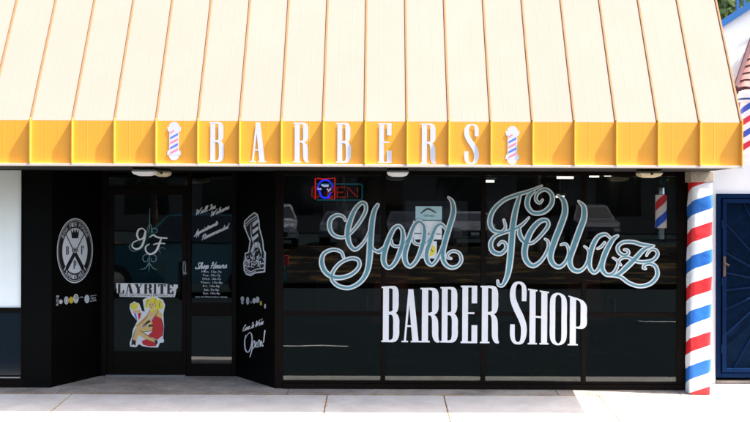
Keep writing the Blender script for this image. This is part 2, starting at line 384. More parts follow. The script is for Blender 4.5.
b = MB(); b.hexa([(-40, -1.71, -.6), (40, -1.71, -.6), (40, -1.565, -.6), (-40, -1.565, -.6)], [(-40, -1.71, gz(-1.71)), (40, -1.71, gz(-1.71)), (40, -1.565, gz(-1.565)), (-40, -1.565, gz(-1.565))])
struct(b.build('kerb', 'concrete', bevel=.015))
b = MB(); b.quad([(-60, -19.5, -.24), (60, -19.5, -.24), (60, -1.71, -.25), (-60, -1.71, -.25)])
struct(b.build('road', 'asphalt'))
b = MB()
for xa, xb, yy in ((-1.62, -.5, -5.9), (5.1, 8.1, -10.2), (-9.5, -6.5, -10.2), (13, 16, -10.2)):
    n_ = 8
    for k in range(n_): xa_, xb_ = xa+(xb-xa)*k/n_, xa+(xb-xa)*(k+1)/n_; ya_, yb_ = yy+.05*math.sin(k), yy+.05*math.sin(k+1); b.quad([(xa_, ya_-.07, -.236), (xb_, yb_-.07, -.236), (xb_, yb_+.07, -.236), (xa_, ya_+.07, -.236)])
struct(b.build('lane_markings', 'paintline'))
b = MB(); b.quad([(-60, -37, .45), (60, -37, .45), (60, -20, -.08), (-60, -20, -.08)]); b.box(-60, 60, -20, -19.5, -.3, -.09)
struct(b.build('leaf_strewn_verge', 'litter'))
b = MB(); b.quad([(-60, -90, .5), (60, -90, .5), (60, -37, .452), (-60, -37, .452)])
struct(b.build('parking_lot', 'asphalt'))
b = MB(); b.quad([(-150, -200, -.7), (150, -200, -.7), (150, 150, -.7), (-150, 150, -.7)])
struct(b.build('ground', 'joint'))
# the slab floor of the recessed entry
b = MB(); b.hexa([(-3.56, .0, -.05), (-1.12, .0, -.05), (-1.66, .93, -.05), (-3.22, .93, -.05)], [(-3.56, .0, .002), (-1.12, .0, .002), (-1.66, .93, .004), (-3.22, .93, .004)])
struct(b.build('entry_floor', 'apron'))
# fallen leaf bits
b = MB()
def bit(x, y, s):
    z = gz(y)+.003; a = random.random()*6.3; c, d = math.cos(a)*s, math.sin(a)*s
    b.quad([(x-c, y-d, z), (x+d*.5, y-c*.5, z+s*.5), (x+c, y+d, z+.001), (x-d*.5, y+c*.5, z+s*.3)])
for k in range(800): bit(random.uniform(-5, 4), -.31+random.gauss(0, .014), random.uniform(.005, .013))
for xj in (-3.25, -.55, .68, 2.32):
    for k in range(45): bit(xj+random.gauss(0, .008), random.uniform(-1.3, -.32), random.uniform(.005, .011))
for k in range(150): bit(random.uniform(-3.3, -1.3), random.uniform(-.3, .88), random.uniform(.005, .013))
for k in range(90): bit(random.uniform(-4, 4), random.uniform(-1.4, -.02), random.uniform(.003, .008))
for k in range(120): bit(random.uniform(-1.1, 3.3), -.02+random.gauss(0, .02)-.02, random.uniform(.003, .007))
struct(tag(b.build('leaf_litter', 'leafbit'), 'tiny yellow leaf bits scattered along the pavement joints', 'leaf litter'), 'stuff')

# ================================================================== SHOP BUILDING
shop = thing('barber_shop', 'black fronted barber shop with wide dark windows and recessed glass door', 'building', (0, 0, 0))
HZ = 2.352       # soffit height
def part(name, m, *a, bevel=0, parent=None): return one_box(name, m, parent or shop, *a, bevel=bevel)
FX0, FX1 = -3.554, -3.217; SX0, SX1 = -1.138, -1.672; RY = .9
# walls: left pier, above windows, shell
b = MB()
b.box(X(22.5), FX0, .0, .12, 0, HZ)                                  # black pier
b.box(-9, X(-62), .0, .12, 0, HZ)
b.build('pier', 'black', shop)
b = MB(); b.box(-9, 3.55, .02, .3, HZ+.06, 5.0); b.box(-9, 3.55, .3, 8.0, 4.9, 5.0)
b.build('upper_wall', 'nwall', shop)
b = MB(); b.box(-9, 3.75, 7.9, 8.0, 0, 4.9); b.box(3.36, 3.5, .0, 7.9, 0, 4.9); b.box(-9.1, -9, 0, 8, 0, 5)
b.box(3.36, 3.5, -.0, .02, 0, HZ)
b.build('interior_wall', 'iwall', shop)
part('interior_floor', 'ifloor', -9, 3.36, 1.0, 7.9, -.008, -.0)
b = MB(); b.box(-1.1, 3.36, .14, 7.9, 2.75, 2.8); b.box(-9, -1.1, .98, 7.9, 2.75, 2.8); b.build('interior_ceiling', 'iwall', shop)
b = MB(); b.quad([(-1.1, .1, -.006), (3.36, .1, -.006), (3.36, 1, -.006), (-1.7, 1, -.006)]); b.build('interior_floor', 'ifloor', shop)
# recess ceiling
b = MB(); b.box(-9, SX0, .001, .018, HZ, HZ+.06); b.hexa([(FX0, .02, HZ+.03), (SX0, .02, HZ+.03), (SX1, RY+.1, HZ+.03), (FX1, RY+.1, HZ+.03)], [(FX0, .02, HZ+.05), (SX0, .02, HZ+.05), (SX1, RY+.1, HZ+.05), (FX1, RY+.1, HZ+.05)])
b.build('entry_ceiling', 'soffit', shop)
# splayed entry walls
def splay(x0, x1, name, side):
    t = .08*side
    b = MB(); b.hexa([(x0, .004, 0), (x1, RY, 0), (x1+t, RY, 0), (x0+t, .004, 0)], [(x0, .004, HZ+.03), (x1, RY, HZ+.03), (x1+t, RY, HZ+.03), (x0+t, .004, HZ+.03)])
    return b.build(name, 'splay', shop)
sw = splay(FX0, FX1, 'entry_side_panel', -1); se = splay(SX0, SX1, 'entry_side_panel', 1)
PLL = Plane((FX0, 0, 0), Vector((.9, -.337, 0)))
PLR = Plane((SX0, 0, 0), Vector((-.9, -.534, 0)))
# corner post
part('corner_post', 'frame', SX0+.004, X(283.5), -.01, .1, 0, HZ)
# header over windows
part('window_header', 'frame', X(283.5)+.002, 3.36, -.008, .1, Z(174.8), HZ+.06)

# ---- display windows: four bays
XB = [X(283.5), X(381), X(481), X(581.5), X(677)]
MW = .052
b0 = Z(388.6)
for k in range(4):
    x0 = XB[k]+(MW if k else 0); x1 = XB[k+1]
    fr = MB()
    fr.box(XB[k+1], XB[k+1]+(MW if k < 3 else .085), -.006, .07, .055, Z(174.8)-.002)      # mullion on the right
    fr.box(x0+.001, x1-.001, -.004, .07, Z(316), Z(311.5))                 # transom bar
    fr.box(x0+.001, x1-.001, .0, .07, .056, .085)
    wn = fr.build('window', 'frame', shop, bevel=.002)
    p = MB(); p.box(x0+.002, x1-.002, .010, .016, Z(311.5)+.001, Z(174.8)-.003); p.build('pane', 'glass', wn)
    p = MB(); p.box(x0+.002, x1-.002, .010, .016, .086, Z(316)-.001); p.build('pane', 'glassd', wn)
part('window_sill', 'frame', XB[0]+.001, XB[4]+.085, -.03, .08, .0, .054, bevel=.004)
part('end_post', 'frame', XB[4]+.087, 3.355, -.005, .1, 0, HZ-.001)
# left shop window with a drawn blind
fr = MB(); xl, xr = X(-60), X(22.5)
fr.box(xl, xr, -.004, .06, Z(379.5, 0), Z(377)); fr.box(xl, xr, -.004, .06, Z(313.5), Z(309)); fr.box(xl-.03, xl, -.004, .06, .1, HZ); fr.box(xr-.012, xr, -.006, .06, Z(377), HZ)
fr.box(xl, xr, 0, .1, 0, Z(380)); fr.box(xl, xr-.013, -.003, .06, Z(171), HZ)
wl = fr.build('window', 'frame', shop)
p = MB(); p.box(xl, xr-.013, .02, .03, Z(309)+.001, Z(171)-.001); p.build('blind', 'shade', wl)
p = MB(); p.box(xl, xr-.013, .02, .03, Z(377)+.001, Z(313.5)-.001); p.build('pane', 'navyglass', wl)
p = MB(); p.box(xl, xr-.014, -.012, .0, Z(379.3), Z(378)); p.build('drip_trim', 'metal', wl)

# ---- back plane of the recess: door, transom, sidelight
def BX(px): return X(px, RY)
def BZ(py): return Z(py, RY)
fr = MB(); y0, y1 = RY-.03, RY+.07
fr.box(FX1-.01, BX(107.5), y0, y1, 0, HZ+.03); fr.box(BX(187.5), BX(191.2), y0, y1, 0, HZ+.03); fr.box(BX(232.5), SX1+.01, y0, y1, 0, HZ+.03)
fr.box(BX(107.5)+.001, BX(187.5)-.001, y0+.002, y1, BZ(188.5), BZ(186))
fr.box(BX(107.5)+.001, BX(187.5)-.001, y0+.002, y1, BZ(173), HZ+.03); fr.box(BX(191.2)+.001, BX(232.5)-.001, y0+.002, y1, BZ(171), HZ+.03)
fr.box(BX(191.2)+.001, BX(232.5)-.001, y0+.002, y1, BZ(316.5), BZ(303.5)); fr.box(BX(191.2)+.001, BX(232.5)-.001, y0+.002, y1, 0.0, BZ(364.5))
fr.build('entry_frame', 'frame', shop, bevel=.003)
wt = MB(); wt.box(BX(107.5)+.002, BX(187.5)-.002, RY+.01, RY+.018, BZ(186)+.001, BZ(173)-.001); wt.build('transom_pane', 'glassdoor', shop)
wt = MB(); wt.box(BX(191.2)+.002, BX(232.5)-.002, RY+.01, RY+.018, BZ(303.5)+.001, BZ(171)-.001); wt.build('sidelight_pane', 'glassdoor', shop)
wt = MB(); wt.box(BX(191.2)+.002, BX(232.5)-.002, RY+.01, RY+.018, BZ(364.5)+.001, BZ(316.5)-.001); wt.build('sidelight_pane', 'glassdoor', shop)
dr = MB(); dy0, dy1 = RY-.022, RY+.03; g = .004
dr.box(BX(107.5)+g, BX(114), dy0, dy1, .02, BZ(189)); dr.box(BX(182.4), BX(187.5)-g, dy0, dy1, .02, BZ(189))
dr.box(BX(114)+.0005, BX(182.4)-.0005, dy0+.001, dy1, BZ(195.5), BZ(189)-.001); dr.box(BX(114)+.0005, BX(182.4)-.0005, dy0+.001, dy1, .021, BZ(352))
door = dr.build('door', 'frame', shop, bevel=.003)
p = MB(); p.box(BX(114)+.001, BX(182.4)-.001, RY, RY+.008, BZ(352)+.001, BZ(195.5)-.001); p.build('pane', 'glassdoor', door)
h = MB(); hx = BX(180.5); h.tube([(hx, dy0, BZ(263)), (hx, dy0-.05, BZ(263)), (hx, dy0-.05, BZ(300)), (hx, dy0, BZ(300))], .010, 8); h.build('handle', 'black', door)
p = MB(); p.box(BX(183), BX(186.5), dy0-.004, dy0-.0005, BZ(276), BZ(262)); lb = p.build('door_label', 'ink', door)
fl = Flat(lambda u, v, o: ypl(dy0-.005).at(u, v, o)); fl.ring(184.7, 269, 1.5, .35, ry=6.4); fl.text('PULL', 183.9, 273.5, 188, 275.5, rot=math.pi/2*0)
fl.build('door_label_print', 'tag', door)
part('threshold', 'metal', BX(108), BX(187), RY-.09, RY-.031, .004, .022)

# ================================================================== WINDOW LETTERING (children of the shop)
FP = ypl(-.008)
fac = lambda u, v, o: FP.at(u, v, o)
Zs = {  # letter -> (ox, oy, scale, strokes)
 'G': (315, 195, 4.213, [
  [(128,108,4),(118,92,6),(92,86,8),(66,105,12),(62,140,12),(80,170,9),(118,180,6),(150,162,6),(185,120,8),(212,72,9),(213,42,9),(196,34,9),(170,60,12),(148,110,16),(138,160,17),(145,205,14),(168,230,10),(195,213,7),(218,180,5),(234,140,4)],
  [(264,42,8),(251,65,13),(241,110,17),(235,180,19),(231,260,19),(222,320,16),(195,365,12),(150,391,10),(105,386,10),(76,362,9),(75,330,9),(105,290,8),(150,268,8),(184,275,9),(186,305,9),(150,338,10),(95,350,12),(50,330,14),(30,290,15),(38,250,10),(75,232,8),(110,240,7),(122,264,5)],
  [(238,205,3),(246,228,6),(266,237,6),(290,222,6)]]),
 'O': (375, 190, 4.968, [
  [(-10,290,4),(15,308,8),(38,300,8),(62,262,9)],
  [(138,200,12),(120,178,10),(92,195,15),(65,255,19),(46,320,20),(48,365,17),(72,386,12),(102,360,14),(128,300,18),(141,240,17),(138,200,12)],
  [(82,250,5),(88,272,7),(112,280,6),(142,268,6),(168,235,6)]]),
 'O2': (375, 190, 4.968, [
  [(243,175,12),(220,155,10),(194,180,15),(172,240,18),(150,310,20),(154,358,17),(178,378,12),(210,345,14),(236,280,19),(247,215,18),(243,175,13)],
  [(190,235,5),(196,260,7),(222,270,6),(255,260,6),(280,230,6)]]),
 'D': (375, 190, 4.968, [
  [(352,190,7),(330,168,9),(302,185,14),(278,248,18),(258,310,19),(264,355,16),(288,368,10),(314,335,11),(338,275,9)],
  [(364,34,2),(384,58,13),(389,110,19),(370,180,20),(350,250,20),(338,310,19),(346,357,15),(376,382,11),(412,375,9),(431,345,9),(420,312,8),(390,301,7),(366,314,7),(362,332,6),(380,338,3)]]),
 'F': (480, 180, 3.8375, [
  [(92,150,3),(98,178,5),(82,196,6),(52,190,10),(38,160,12),(50,115,11),(90,75,9),(140,54,9),(190,38,6),(236,18,1)],
  [(152,58,8),(137,110,15),(127,170,17),(121,250,18),(116,310,18),(108,360,14),(91,398,8),(74,400,5),(70,384,3)],
  [(72,246,3),(84,234,5),(98,240,6),(100,262,8),(78,280,10),(50,270,12),(42,240,11),(60,212,8),(100,196,7),(140,182,8),(165,165,6),(188,140,1)],
  [(205,40,7),(186,60,13),(182,95,13),(205,122,10),(245,118,11),(274,88,12),(275,52,10),(250,32,8),(222,45,7),(214,70,6),(228,84,5),(240,72,2)]]),
 'E': (480, 180, 3.8375, [
  [(152,178,4),(153,205,12),(170,232,9),(200,238,6),(235,208,7),(262,170,9),(254,150,9),(225,158,13),(192,200,16),(173,260,17),(178,303,15),(205,325,11),(238,303,8),(262,260,7),(262,232,5),(250,222,1)]]),
 'L': (520, 180, 4.222, [
  [(160,60,2),(184,82,14),(190,130,19),(171,190,20),(148,250,20),(130,310,19),(139,346,15),(165,362,11),(191,345,9),(207,308,7),(203,276,5),(190,264,5),(174,268,2)]]),
 'L2': (520, 180, 4.222, [
  [(247,84,2),(269,108,14),(270,155,19),(251,210,20),(230,270,20),(211,330,18),(220,366,14),(246,379,11),(272,365,8),(290,328,7),(291,292,5),(273,274,1)]]),
 'A': (580, 220, 5.624, [
  [(172,92,6),(145,72,10),(106,84,16),(76,130,20),(56,200,22),(56,255,18),(80,287,12),(106,268,12),(124,220,10)],
  [(212,80,7),(184,102,18),(152,160,22),(130,220,22),(128,268,19),(155,299,13),(190,290,11),(213,250,9),(214,222,6),(188,204,1)],
  [(100,152,3),(120,142,8),(140,118,5)]]),
 'Z': (580, 220, 5.624, [
  [(250,158,4),(268,160,7),(274,178,9),(250,190,11),(221,173,12),(214,142,12),(244,116,11),(300,114,12),(350,128,13),(418,134,1)],
  [(410,136,5),(362,155,15),(312,208,21),(260,260,21),(218,296,15),(176,306,3)],
  [(180,305,3),(230,311,11),(280,345,12),(340,362,12),(400,346,14),(436,302,15),(430,255,13),(400,235,11),(370,240,9),(358,258,7),(372,264,3)],
  [(234,244,1),(220,226,5),(235,206,8),(270,200,9),(320,222,10),(360,226,11),(410,216,12),(437,186,12),(430,160,9),(405,155,7),(385,172,6),(376,190,3)]]),
}
def script(word, letters, lab):
    root = None; wf = Flat(fac, .0005)
    for L in letters:
        ox, oy, sc, st = Zs[L]
        for s_ in st: wf.ribbon([(ox+a/sc, oy+c/sc, d/sc) for a, c, d in s_], extra=1.15, sub=6)
    root = wf.build('script_outline', 'vinylw', shop); root['label'] = lab
    base = wf.o+.0005
    for L in letters:
        ox, oy, sc, st = Zs[L]; tf = Flat(fac, base); 
        for s_ in st: tf.ribbon([(ox+a/sc, oy+c/sc, max(.3, d/sc-.35)) for a, c, d in s_], extra=.02, sub=6)
        base = tf.o; tf.build('script_letter', 'teal', root)
script('Good', ['G', 'O', 'O2', 'D'], 'teal script word Good outlined in white')
script('Fellaz', ['F', 'E', 'L', 'L2', 'A', 'Z'], 'teal script word Fellaz outlined in white')
for ch, x0, x1, t0, b1, sk in [('B',382.2,400,286.5,342,-1), ('A',403,419.6,289,342,0), ('R',421,440,287.5,342,0), ('B',441,458.6,286.5,342,0), ('E',461.5,479,285,342.5,0), ('R',481,499.5,285,342.5,0),
                           ('S',510.6,527.4,280.5,343.4,0), ('H',528.8,549,287.5,343.3,3), ('O',550.6,567.6,290.8,344,1.5), ('P',569,587.6,294,344,6)]:
    fl = Flat(fac, .0005); glyph(fl, ch, x0, x1, t0, b1, 0, sk); o = fl.build('window_letter', 'vinylw', shop); o['label'] = 'white slab letter %s of BARBER SHOP' % ch

# ---- entry decals
T = math.radians
dpl = ypl(dy0-.0015); dfn = lambda u, v, o: ypl(RY-.0015).at(u, v, o)

CUR = {
 'a': [[(0,0),(.35,.7),(.8,1),(.4,.9),(.25,.35),(.5,0),(.8,.5),(.85,1),(.8,.3),(1,0),(1.2,.15)]], 'l': [[(0,0),(.5,1.2),(.6,2),(.35,2),(.25,1),(.35,.1),(.7,.1)]],
 'k': [[(0,0),(.5,1.3),(.5,2),(.3,1.8),(.2,0)],[(.2,.5),(.6,1),(.4,.55),(.8,0),(1,.15)]], 'n': [[(0,0),(.2,.95),(.2,0)],[(.2,.4),(.5,1),(.7,.9),(.65,.2),(.8,0),(1,.15)]],
 's': [[(0,0),(.4,1.05),(.55,.5),(.4,0),(.1,.1)],[(.4,0),(.8,.15)]], 'e': [[(0,.2),(.5,.6),(.5,1),(.25,.9),(.2,.3),(.45,0),(.8,.2)]],
 'c': [[(0,.1),(.55,.9),(.3,.95),(.2,.3),(.45,0),(.8,.2)]], 'o': [[(0,.3),(.4,1),(.2,.5),(.35,0),(.65,.4),(.5,.95),(.4,1),(.9,.8)]],
 'm': [[(0,0),(.2,.95),(.2,0)],[(.2,.4),(.5,1),(.65,.8),(.62,0)],[(.62,.4),(.9,1),(1.1,.9),(1.05,.2),(1.2,0),(1.4,.15)]], 'p': [[(0,.3),(.3,1),(.1,-1)],[(.25,.5),(.55,1),(.7,.5),(.4,0),(.9,.15)]],
 'i': [[(0,0),(.3,1),(.2,.2),(.4,0),(.6,.15)],[(.35,1.45),(.4,1.6)]], 't': [[(0,0),(.45,1.7),(.3,.2),(.5,0),(.7,.15)],[(.1,1.1),(.7,1.15)]],
 'd': [[(0,0),(.35,.7),(.75,.95),(.4,.9),(.2,.35),(.45,0),(.75,.5),(.95,2),(.8,.3),(1,0),(1.2,.15)]], 'h': [[(0,0),(.5,1.3),(.5,2),(.3,1.8),(.2,0)],[(.2,.5),(.55,1),(.7,.8),(.65,.15),(.8,0),(1,.15)]],
 'u': [[(0,0),(.25,1),(.2,.2),(.4,0),(.7,.5),(.75,1),(.7,.2),(.85,0),(1.05,.15)]], 'r': [[(0,0),(.25,1.1),(.35,.85),(.6,.9),(.5,.2),(.65,0),(.9,.15)]],
 'W': [[(-.2,1.7),(.1,2),(.2,.9),(.3,0),(.9,1.6),(.95,0),(1.6,1.8),(2,2)]], 'I': [[(-.1,1.6),(.5,2),(.5,.5),(.1,0),(-.3,.3)],[(.8,.1),(.82,.1)]],
 'A': [[(-.2,.2),(.2,0),(.9,1.9),(1,2),(1,0),(1.2,.15)],[(.3,.8),(1.1,.8)]], 'R': [[(.3,2),(.1,0)],[(-.3,1.5),(.4,2.1),(1.1,1.8),(.9,1.2),(.3,1.0),(.7,.6),(1,0),(1.3,.2)]],
 'S': [[(1,1.7),(.7,2.1),(.3,1.6),(.8,.8),(.5,0),(-.1,.2),(0,.6)]], 'H': [[(-.1,1.7),(.3,2),(.1,0)],[(1.1,2),(.8,0),(1.1,.1)],[(-.1,.9),(1.2,1.1)]],
 'C': [[(1.1,1.6),(.8,2.1),(.2,1.3),(.3,.2),(.8,0),(1.2,.4)]], "'": [[(.3,2.1),(.2,1.6)]]}
def cursive(fl, text, x, y, wd, xh, deg, pen=.75, mi=0, shear=.35):
    """single-stroke script: x, y the left end of the baseline in photo pixels, wd its length, xh the small letters' height"""
    adv = 0; L = []
    for ch in text:
        if ch == ' ': adv += .7; continue
        for st in CUR[ch]: L.append([(adv+a, b_) for a, b_ in st])
        adv += max(a for st in CUR[ch] for a, b_ in st)-.05
    sx = wd/adv; c, s_ = math.cos(T(deg)), math.sin(T(deg))
    for st in L:
        q_ = []
        for k, (a, b_) in enumerate(st):
            u = a*sx+b_*xh*shear; v = b_*xh; q_.append((x+u*c-v*s_*0, y-(u*s_+v*c), pen*(.75 if k in (0, len(st)-1) else 1)))
        fl.ribbon(q_, sub=4)
# monogram
q = lambda L: [(120+a/5.267, 210+c/5.267, d/5.267) for a, c, d in L]
fl = Flat(dfn)
for st in ([(157,0,2),(156,60,4),(157,100,5),(150,125,4)], [(157,240,4),(156,290,5),(155,330,2)], [(150,240,4),(125,250,4),(125,275,5),(145,280,4),(150,262,3)], [(165,240,4),(190,250,4),(190,275,5),(170,280,4),(165,262,3)],
           [(155,285,4),(135,315,4),(108,322,2)], [(155,285,4),(178,315,4),(200,322,2)], [(175,130,3),(170,110,5),(188,104,5),(198,120,4),(186,130,3)], [(140,130,3),(148,100,4),(157,80,3)], [(165,130,3),(166,95,4),(157,80,3)],
           [(60,185,3),(50,205,4),(68,225,4),(100,220,3)], [(215,235,3),(205,215,4),(225,205,3),(240,215,2)]): fl.ribbon(q(st))
mg = fl.build('monogram', 'tealthin', door); base = fl.o+.0005
fl = Flat(dfn, base)
for st in ([(134,118,5),(118,106,7),(98,114,9),(91,142,10),(104,164,9),(124,154,8),(135,120,8),(128,168,11),(112,204,11),(86,214,9),(66,202,7),(72,180,6),(96,168,5)], [(158,152,5),(176,140,8),(200,152,9),(248,156,7)],
           [(218,158,7),(207,190,11),(190,226,11),(160,241,9),(139,226,8),(137,202,7),(155,188,5)], [(178,190,5),(205,183,7),(238,185,5)]): fl.ribbon(q(st))
fl.build('monogram_letters', 'vinylw', door)
# brand sticker
k5 = 5.627
def pp(L): return [(110+a/k5, 280+c/k5) for a, c in L]
fl = Flat(dfn)
fl.poly(pp([(38,28),(300,28),(385,34),(385,52),(376,60),(374,84),(368,104),(180,106),(58,104),(56,86),(42,84),(42,60),(38,55)]), 0)
for ch, a, c in (('L',46,80), ('A',78,126), ('Y',120,165), ('R',166,216), ('I',218,240), ('T',243,285), ('E',288,334)): pass
xx = 44
for ch, wd in (('L',42),('A',46),('Y',50),('R',50),('I',24),('T',46),('E2',42)):
    glyph(fl, ch, 110+xx/k5, 110+(xx+wd-3)/k5, 280+31/k5, 280+86/k5, 1); xx += wd+3.5
fl.text('FINE GROOMING PRODUCTS', 110+62/k5, 280+89/k5, 110+362/k5, 280+101/k5, 1)
fl.build('brand_sticker', ['vinylw', 'ink'], door)
fl = Flat(dfn)
fl.poly(pp([(188,120),(215,106),(262,104),(302,120),(314,150),(304,200),(309,270),(304,335),(310,350),(306,360),(286,362),(276,388),(230,388),(190,382),(168,370),(152,388),(118,384),(116,360),(128,330),(133,290),(158,240),(128,205),(114,170),(116,145),(140,130),(168,142),(184,182),(200,188),(192,150)]), 0)
fl.poly(pp([(262,208),(292,222),(304,270),(300,322),(270,346),(245,332),(215,325),(240,300),(246,262),(238,236)]), 1)
fl.poly(pp([(184,352),(225,335),(268,360),(265,380),(225,383),(190,372)]), 1)
fl.poly(pp([(215,228),(240,240),(246,262),(240,292),(180,302),(152,300),(148,285),(190,250)]), 2)
fl.poly(pp([(150,285),(178,300),(158,330),(150,368),(130,374),(134,330)]), 2)
fl.poly(pp([(170,292),(262,345),(258,360),(200,338),(158,312)]), 2)
fl.poly(pp([(228,176),(272,170),(298,200),(294,226),(262,210),(240,216),(205,245),(160,282),(146,268),(190,226),(222,202)]), 2)
fl.poly(pp([(128,345),(150,350),(150,380),(138,372),(126,378)]), 4); fl.poly(pp([(255,342),(274,350),(272,368),(262,372),(258,356)]), 4)
fl.poly(pp([(222,262),(246,258),(248,268),(222,274)]), 4)
fl.poly(pp([(190,262),(225,236),(236,240),(200,266)]), 4); fl.poly(pp([(186,268),(200,258),(204,268),(190,276)]), 5)
for cx, cy, r in ((220,132,20),(248,125,22),(278,138,22),(290,158,16),(268,162,20),(208,155,12),(240,178,10)): fl.disc(110+cx/k5, 280+cy/k5, r*.86/k5, mi=3)
fl.disc(110+236/k5, 280+152/k5, 15/k5, 20/k5, mi=2)
fl.disc(110+230/k5, 280+148/k5, 2.4/k5, mi=4); fl.disc(110+243/k5, 280+147/k5, 2.4/k5, mi=4); fl.disc(110+238/k5, 280+162/k5, 4/k5, 2.6/k5, mi=1)
for st in ([(262,112,2),(256,135,3),(262,160,2)], [(286,128,2),(280,150,3),(286,168,2)], [(222,118,2),(212,135,3),(206,150,2)]): fl.ribbon([(110+a/k5, 280+c/k5, d/k5) for a, c, d in st], mi=4)
for st in ([(228,178,2),(205,222,3),(158,268,2)], [(272,172,2),(262,208,3),(205,248,2)], [(170,292,2),(215,320,3),(258,344,2)], [(246,262,2),(240,292,3),(180,302,2)], [(150,285,2),(134,330,3),(130,372,2)], [(292,222,2),(304,270,3),(300,322,2)]):
    fl.ribbon([(110+a/k5, 280+c/k5, d/k5) for a, c, d in st], mi=4)
fl.disc(110+141/k5, 280+157/k5, 20/k5, mi=3)
fl.poly(pp([(132,182),(172,178),(175,190),(136,196)]), 2); fl.poly(pp([(138,198),(150,196),(158,240),(150,225)]), 5); fl.poly(pp([(150,196),(160,195),(166,236),(158,240)]), 0); fl.poly(pp([(160,195),(180,193),(176,215),(166,236)]), 1)
fl.build('pin_up_sticker', ['vinylw', 'red', 'skin', 'hair', 'ink', 'dblue'], door)
# sidelight lettering
fl = Flat(dfn)
T = math.radians
def script_text(fl, s, x, y, wd, hgt, deg, mi=0): fl.text(s, x, y-hgt, x+wd, y, mi, shear=.35, rot=T(deg))
cursive(fl, 'Walk Ins', 195.5, 216.5, 21, 2.7, 20); cursive(fl, 'Welcome', 210.5, 218, 20, 2.7, 24)
fl.build('walk_in_lettering', 'faint', shop); fl = Flat(dfn)
cursive(fl, 'Appointments', 194.5, 237.5, 26, 2.6, 27); cursive(fl, 'Recommended', 202, 241.5, 29, 2.6, 25)
fl.build('appointment_lettering', 'faint', shop); fl = Flat(dfn)
cursive(fl, 'Shop Hours', 196, 270.0, 31, 2.9, 2, pen=.95)
for i, (s_, wd) in enumerate((('Mon. 12p-7p', 20), ('Tue. 10a-7p', 18), ('Wed. 10a-7p', 19), ('Thurs. 10a-8p', 22), ('Fri. 10a-8p', 17), ('Sat. 9a-5p', 15), ('Sun. 10a-4p', 17))):
    fl.text(s_, 212-wd/2, 271.8+i*3.6, 212+wd/2, 274.5+i*3.6)
fl.text('Closed the Times before every hour'[:0]+'Last call 30min before closing', 196, 297.2, 228, 299.2, shear=.3)
fl.build('opening_hours_lettering', 'faint', shop)

# round logo on the left entry wall
lfn = lambda u, v, o: PLL.at(u, v, o+.001)
cx, cy, rx, ry = 75.2, 252.8, 18.0, 32.5
def tr(u, v): return (cx+u*rx, cy-v*ry+u*rx*-.03)
fl = Flat(lfn)
fl.disc(0, 0, 1, mi=0, tr=tr); fl.disc(0, 0, .965, mi=1, tr=tr); fl.disc(0, 0, .93, mi=0, tr=tr); fl.disc(0, 0, .915, mi=1, tr=tr); fl.disc(0, 0, .70, mi=0, tr=tr)
for s1 in (1, -1):
    fl.ribbon([(-.60*s1, .62, .045), (-.05*s1, -.02, .045)], smooth=False, mi=1, tr=tr, cap=False)
    fl.ribbon([(-.12*s1, .06, .14), (.50*s1, -.60, .17)], smooth=False, mi=1, tr=tr, cap=False)
    fl.ribbon([(.50*s1, -.50, .03), (.60*s1, -.60, .03)], smooth=False, mi=0, tr=tr, cap=False)
fl.disc(0, .02, .09, mi=0, tr=tr)
st = [(0+(.10 if k % 2 == 0 else .045)*math.sin(k*math.pi/5), .02+(.10 if k % 2 == 0 else .045)*math.cos(k*math.pi/5)) for k in range(10)]; fl.poly(st, 1, tr)
fl.poly([(-.17, .38), (.17, .38), (.24, .66), (.12, .55), (.08, .68), (0, .56), (-.08, .68), (-.12, .55), (-.24, .66)], 1, tr)
def lg(ch, u0, u1, v0, v1):
    for kind, p in G[ch]:
        t2 = lambda a, c: tr(u0+a*(u1-u0), v0+c/3.2*(v1-v0))
        if kind == 'p': fl.poly(p, 1, t2)
        else: fl.ribbon(p, 0, cap=False, mi=1, tr=t2, sub=4)
lg('B', -.50, -.34, -.12, .14); lg('F', .34, .50, -.12, .14); lg('P', -.08, .08, -.56, -.30)
def arc(body, a0, a1, r, up):
    n = len(body)
    for i, ch in enumerate(body):
        if ch == ' ': continue
        a = T(a0+(a1-a0)*(i+.5)/n)
        ux, uy = math.cos(a)*r, math.sin(a)*r; sg = 1 if up else -1
        hw, hh = .045, .062
        def t3(x, y, ux=ux, uy=uy, a=a, sg=sg):
            tx, ty = math.sin(a)*sg, -math.cos(a)*sg; nx, ny = math.cos(a)*sg, math.sin(a)*sg
            return tr(ux+tx*x-nx*y, uy+ty*x-ny*y)
        fl.text(ch, -hw, -hh, hw, hh, 0, tr=t3)
arc('BONA FIDE POMADE', 150, 30, .81, True); arc('SUPERIOR HOLD', 232, 308, .81, False)
fl.build('round_logo', ['logow', 'ink'], shop)
fl = Flat(lfn)
def icon(cx, cy, rx, ry, mi): fl.disc(cx, cy, rx, ry, mi)
fl.text('EST', 57, 297.6, 59.6, 308, 1); icon(61.5, 304, 1.2, 1.6, 1); fl.ring(61.5, 304, 1.8, .5, mi=1, ry=2.2); icon(67, 302.6, 2.3, 4, 1); fl.ring(67, 302.6, 1.6, .4, mi=3, ry=2.6); icon(71.8, 302.2, 2.3, 3.4, 2)
icon(76.6, 300.7, 2.7, 4.7, 1); fl.ring(76.6, 299.4, 1.3, .5, mi=3, ry=1.9); fl.ribbon([(80, 300, .4), (82.5, 299, .8), (84, 299.8, .3)], mi=1); icon(87.6, 301, 2.5, 4.2, 1)
fl.ribbon([(91, 298, .4), (97, 297, .4)], smooth=False, mi=1); fl.ribbon([(91, 303.4, .5), (97, 302.4, .5)], smooth=False, mi=1); fl.text('1952', 91.5, 299, 96.5, 301.8, 1)
fl.build('small_sticker_row', ['logow', 'tag', 'icon_gold', 'ink'], shop)

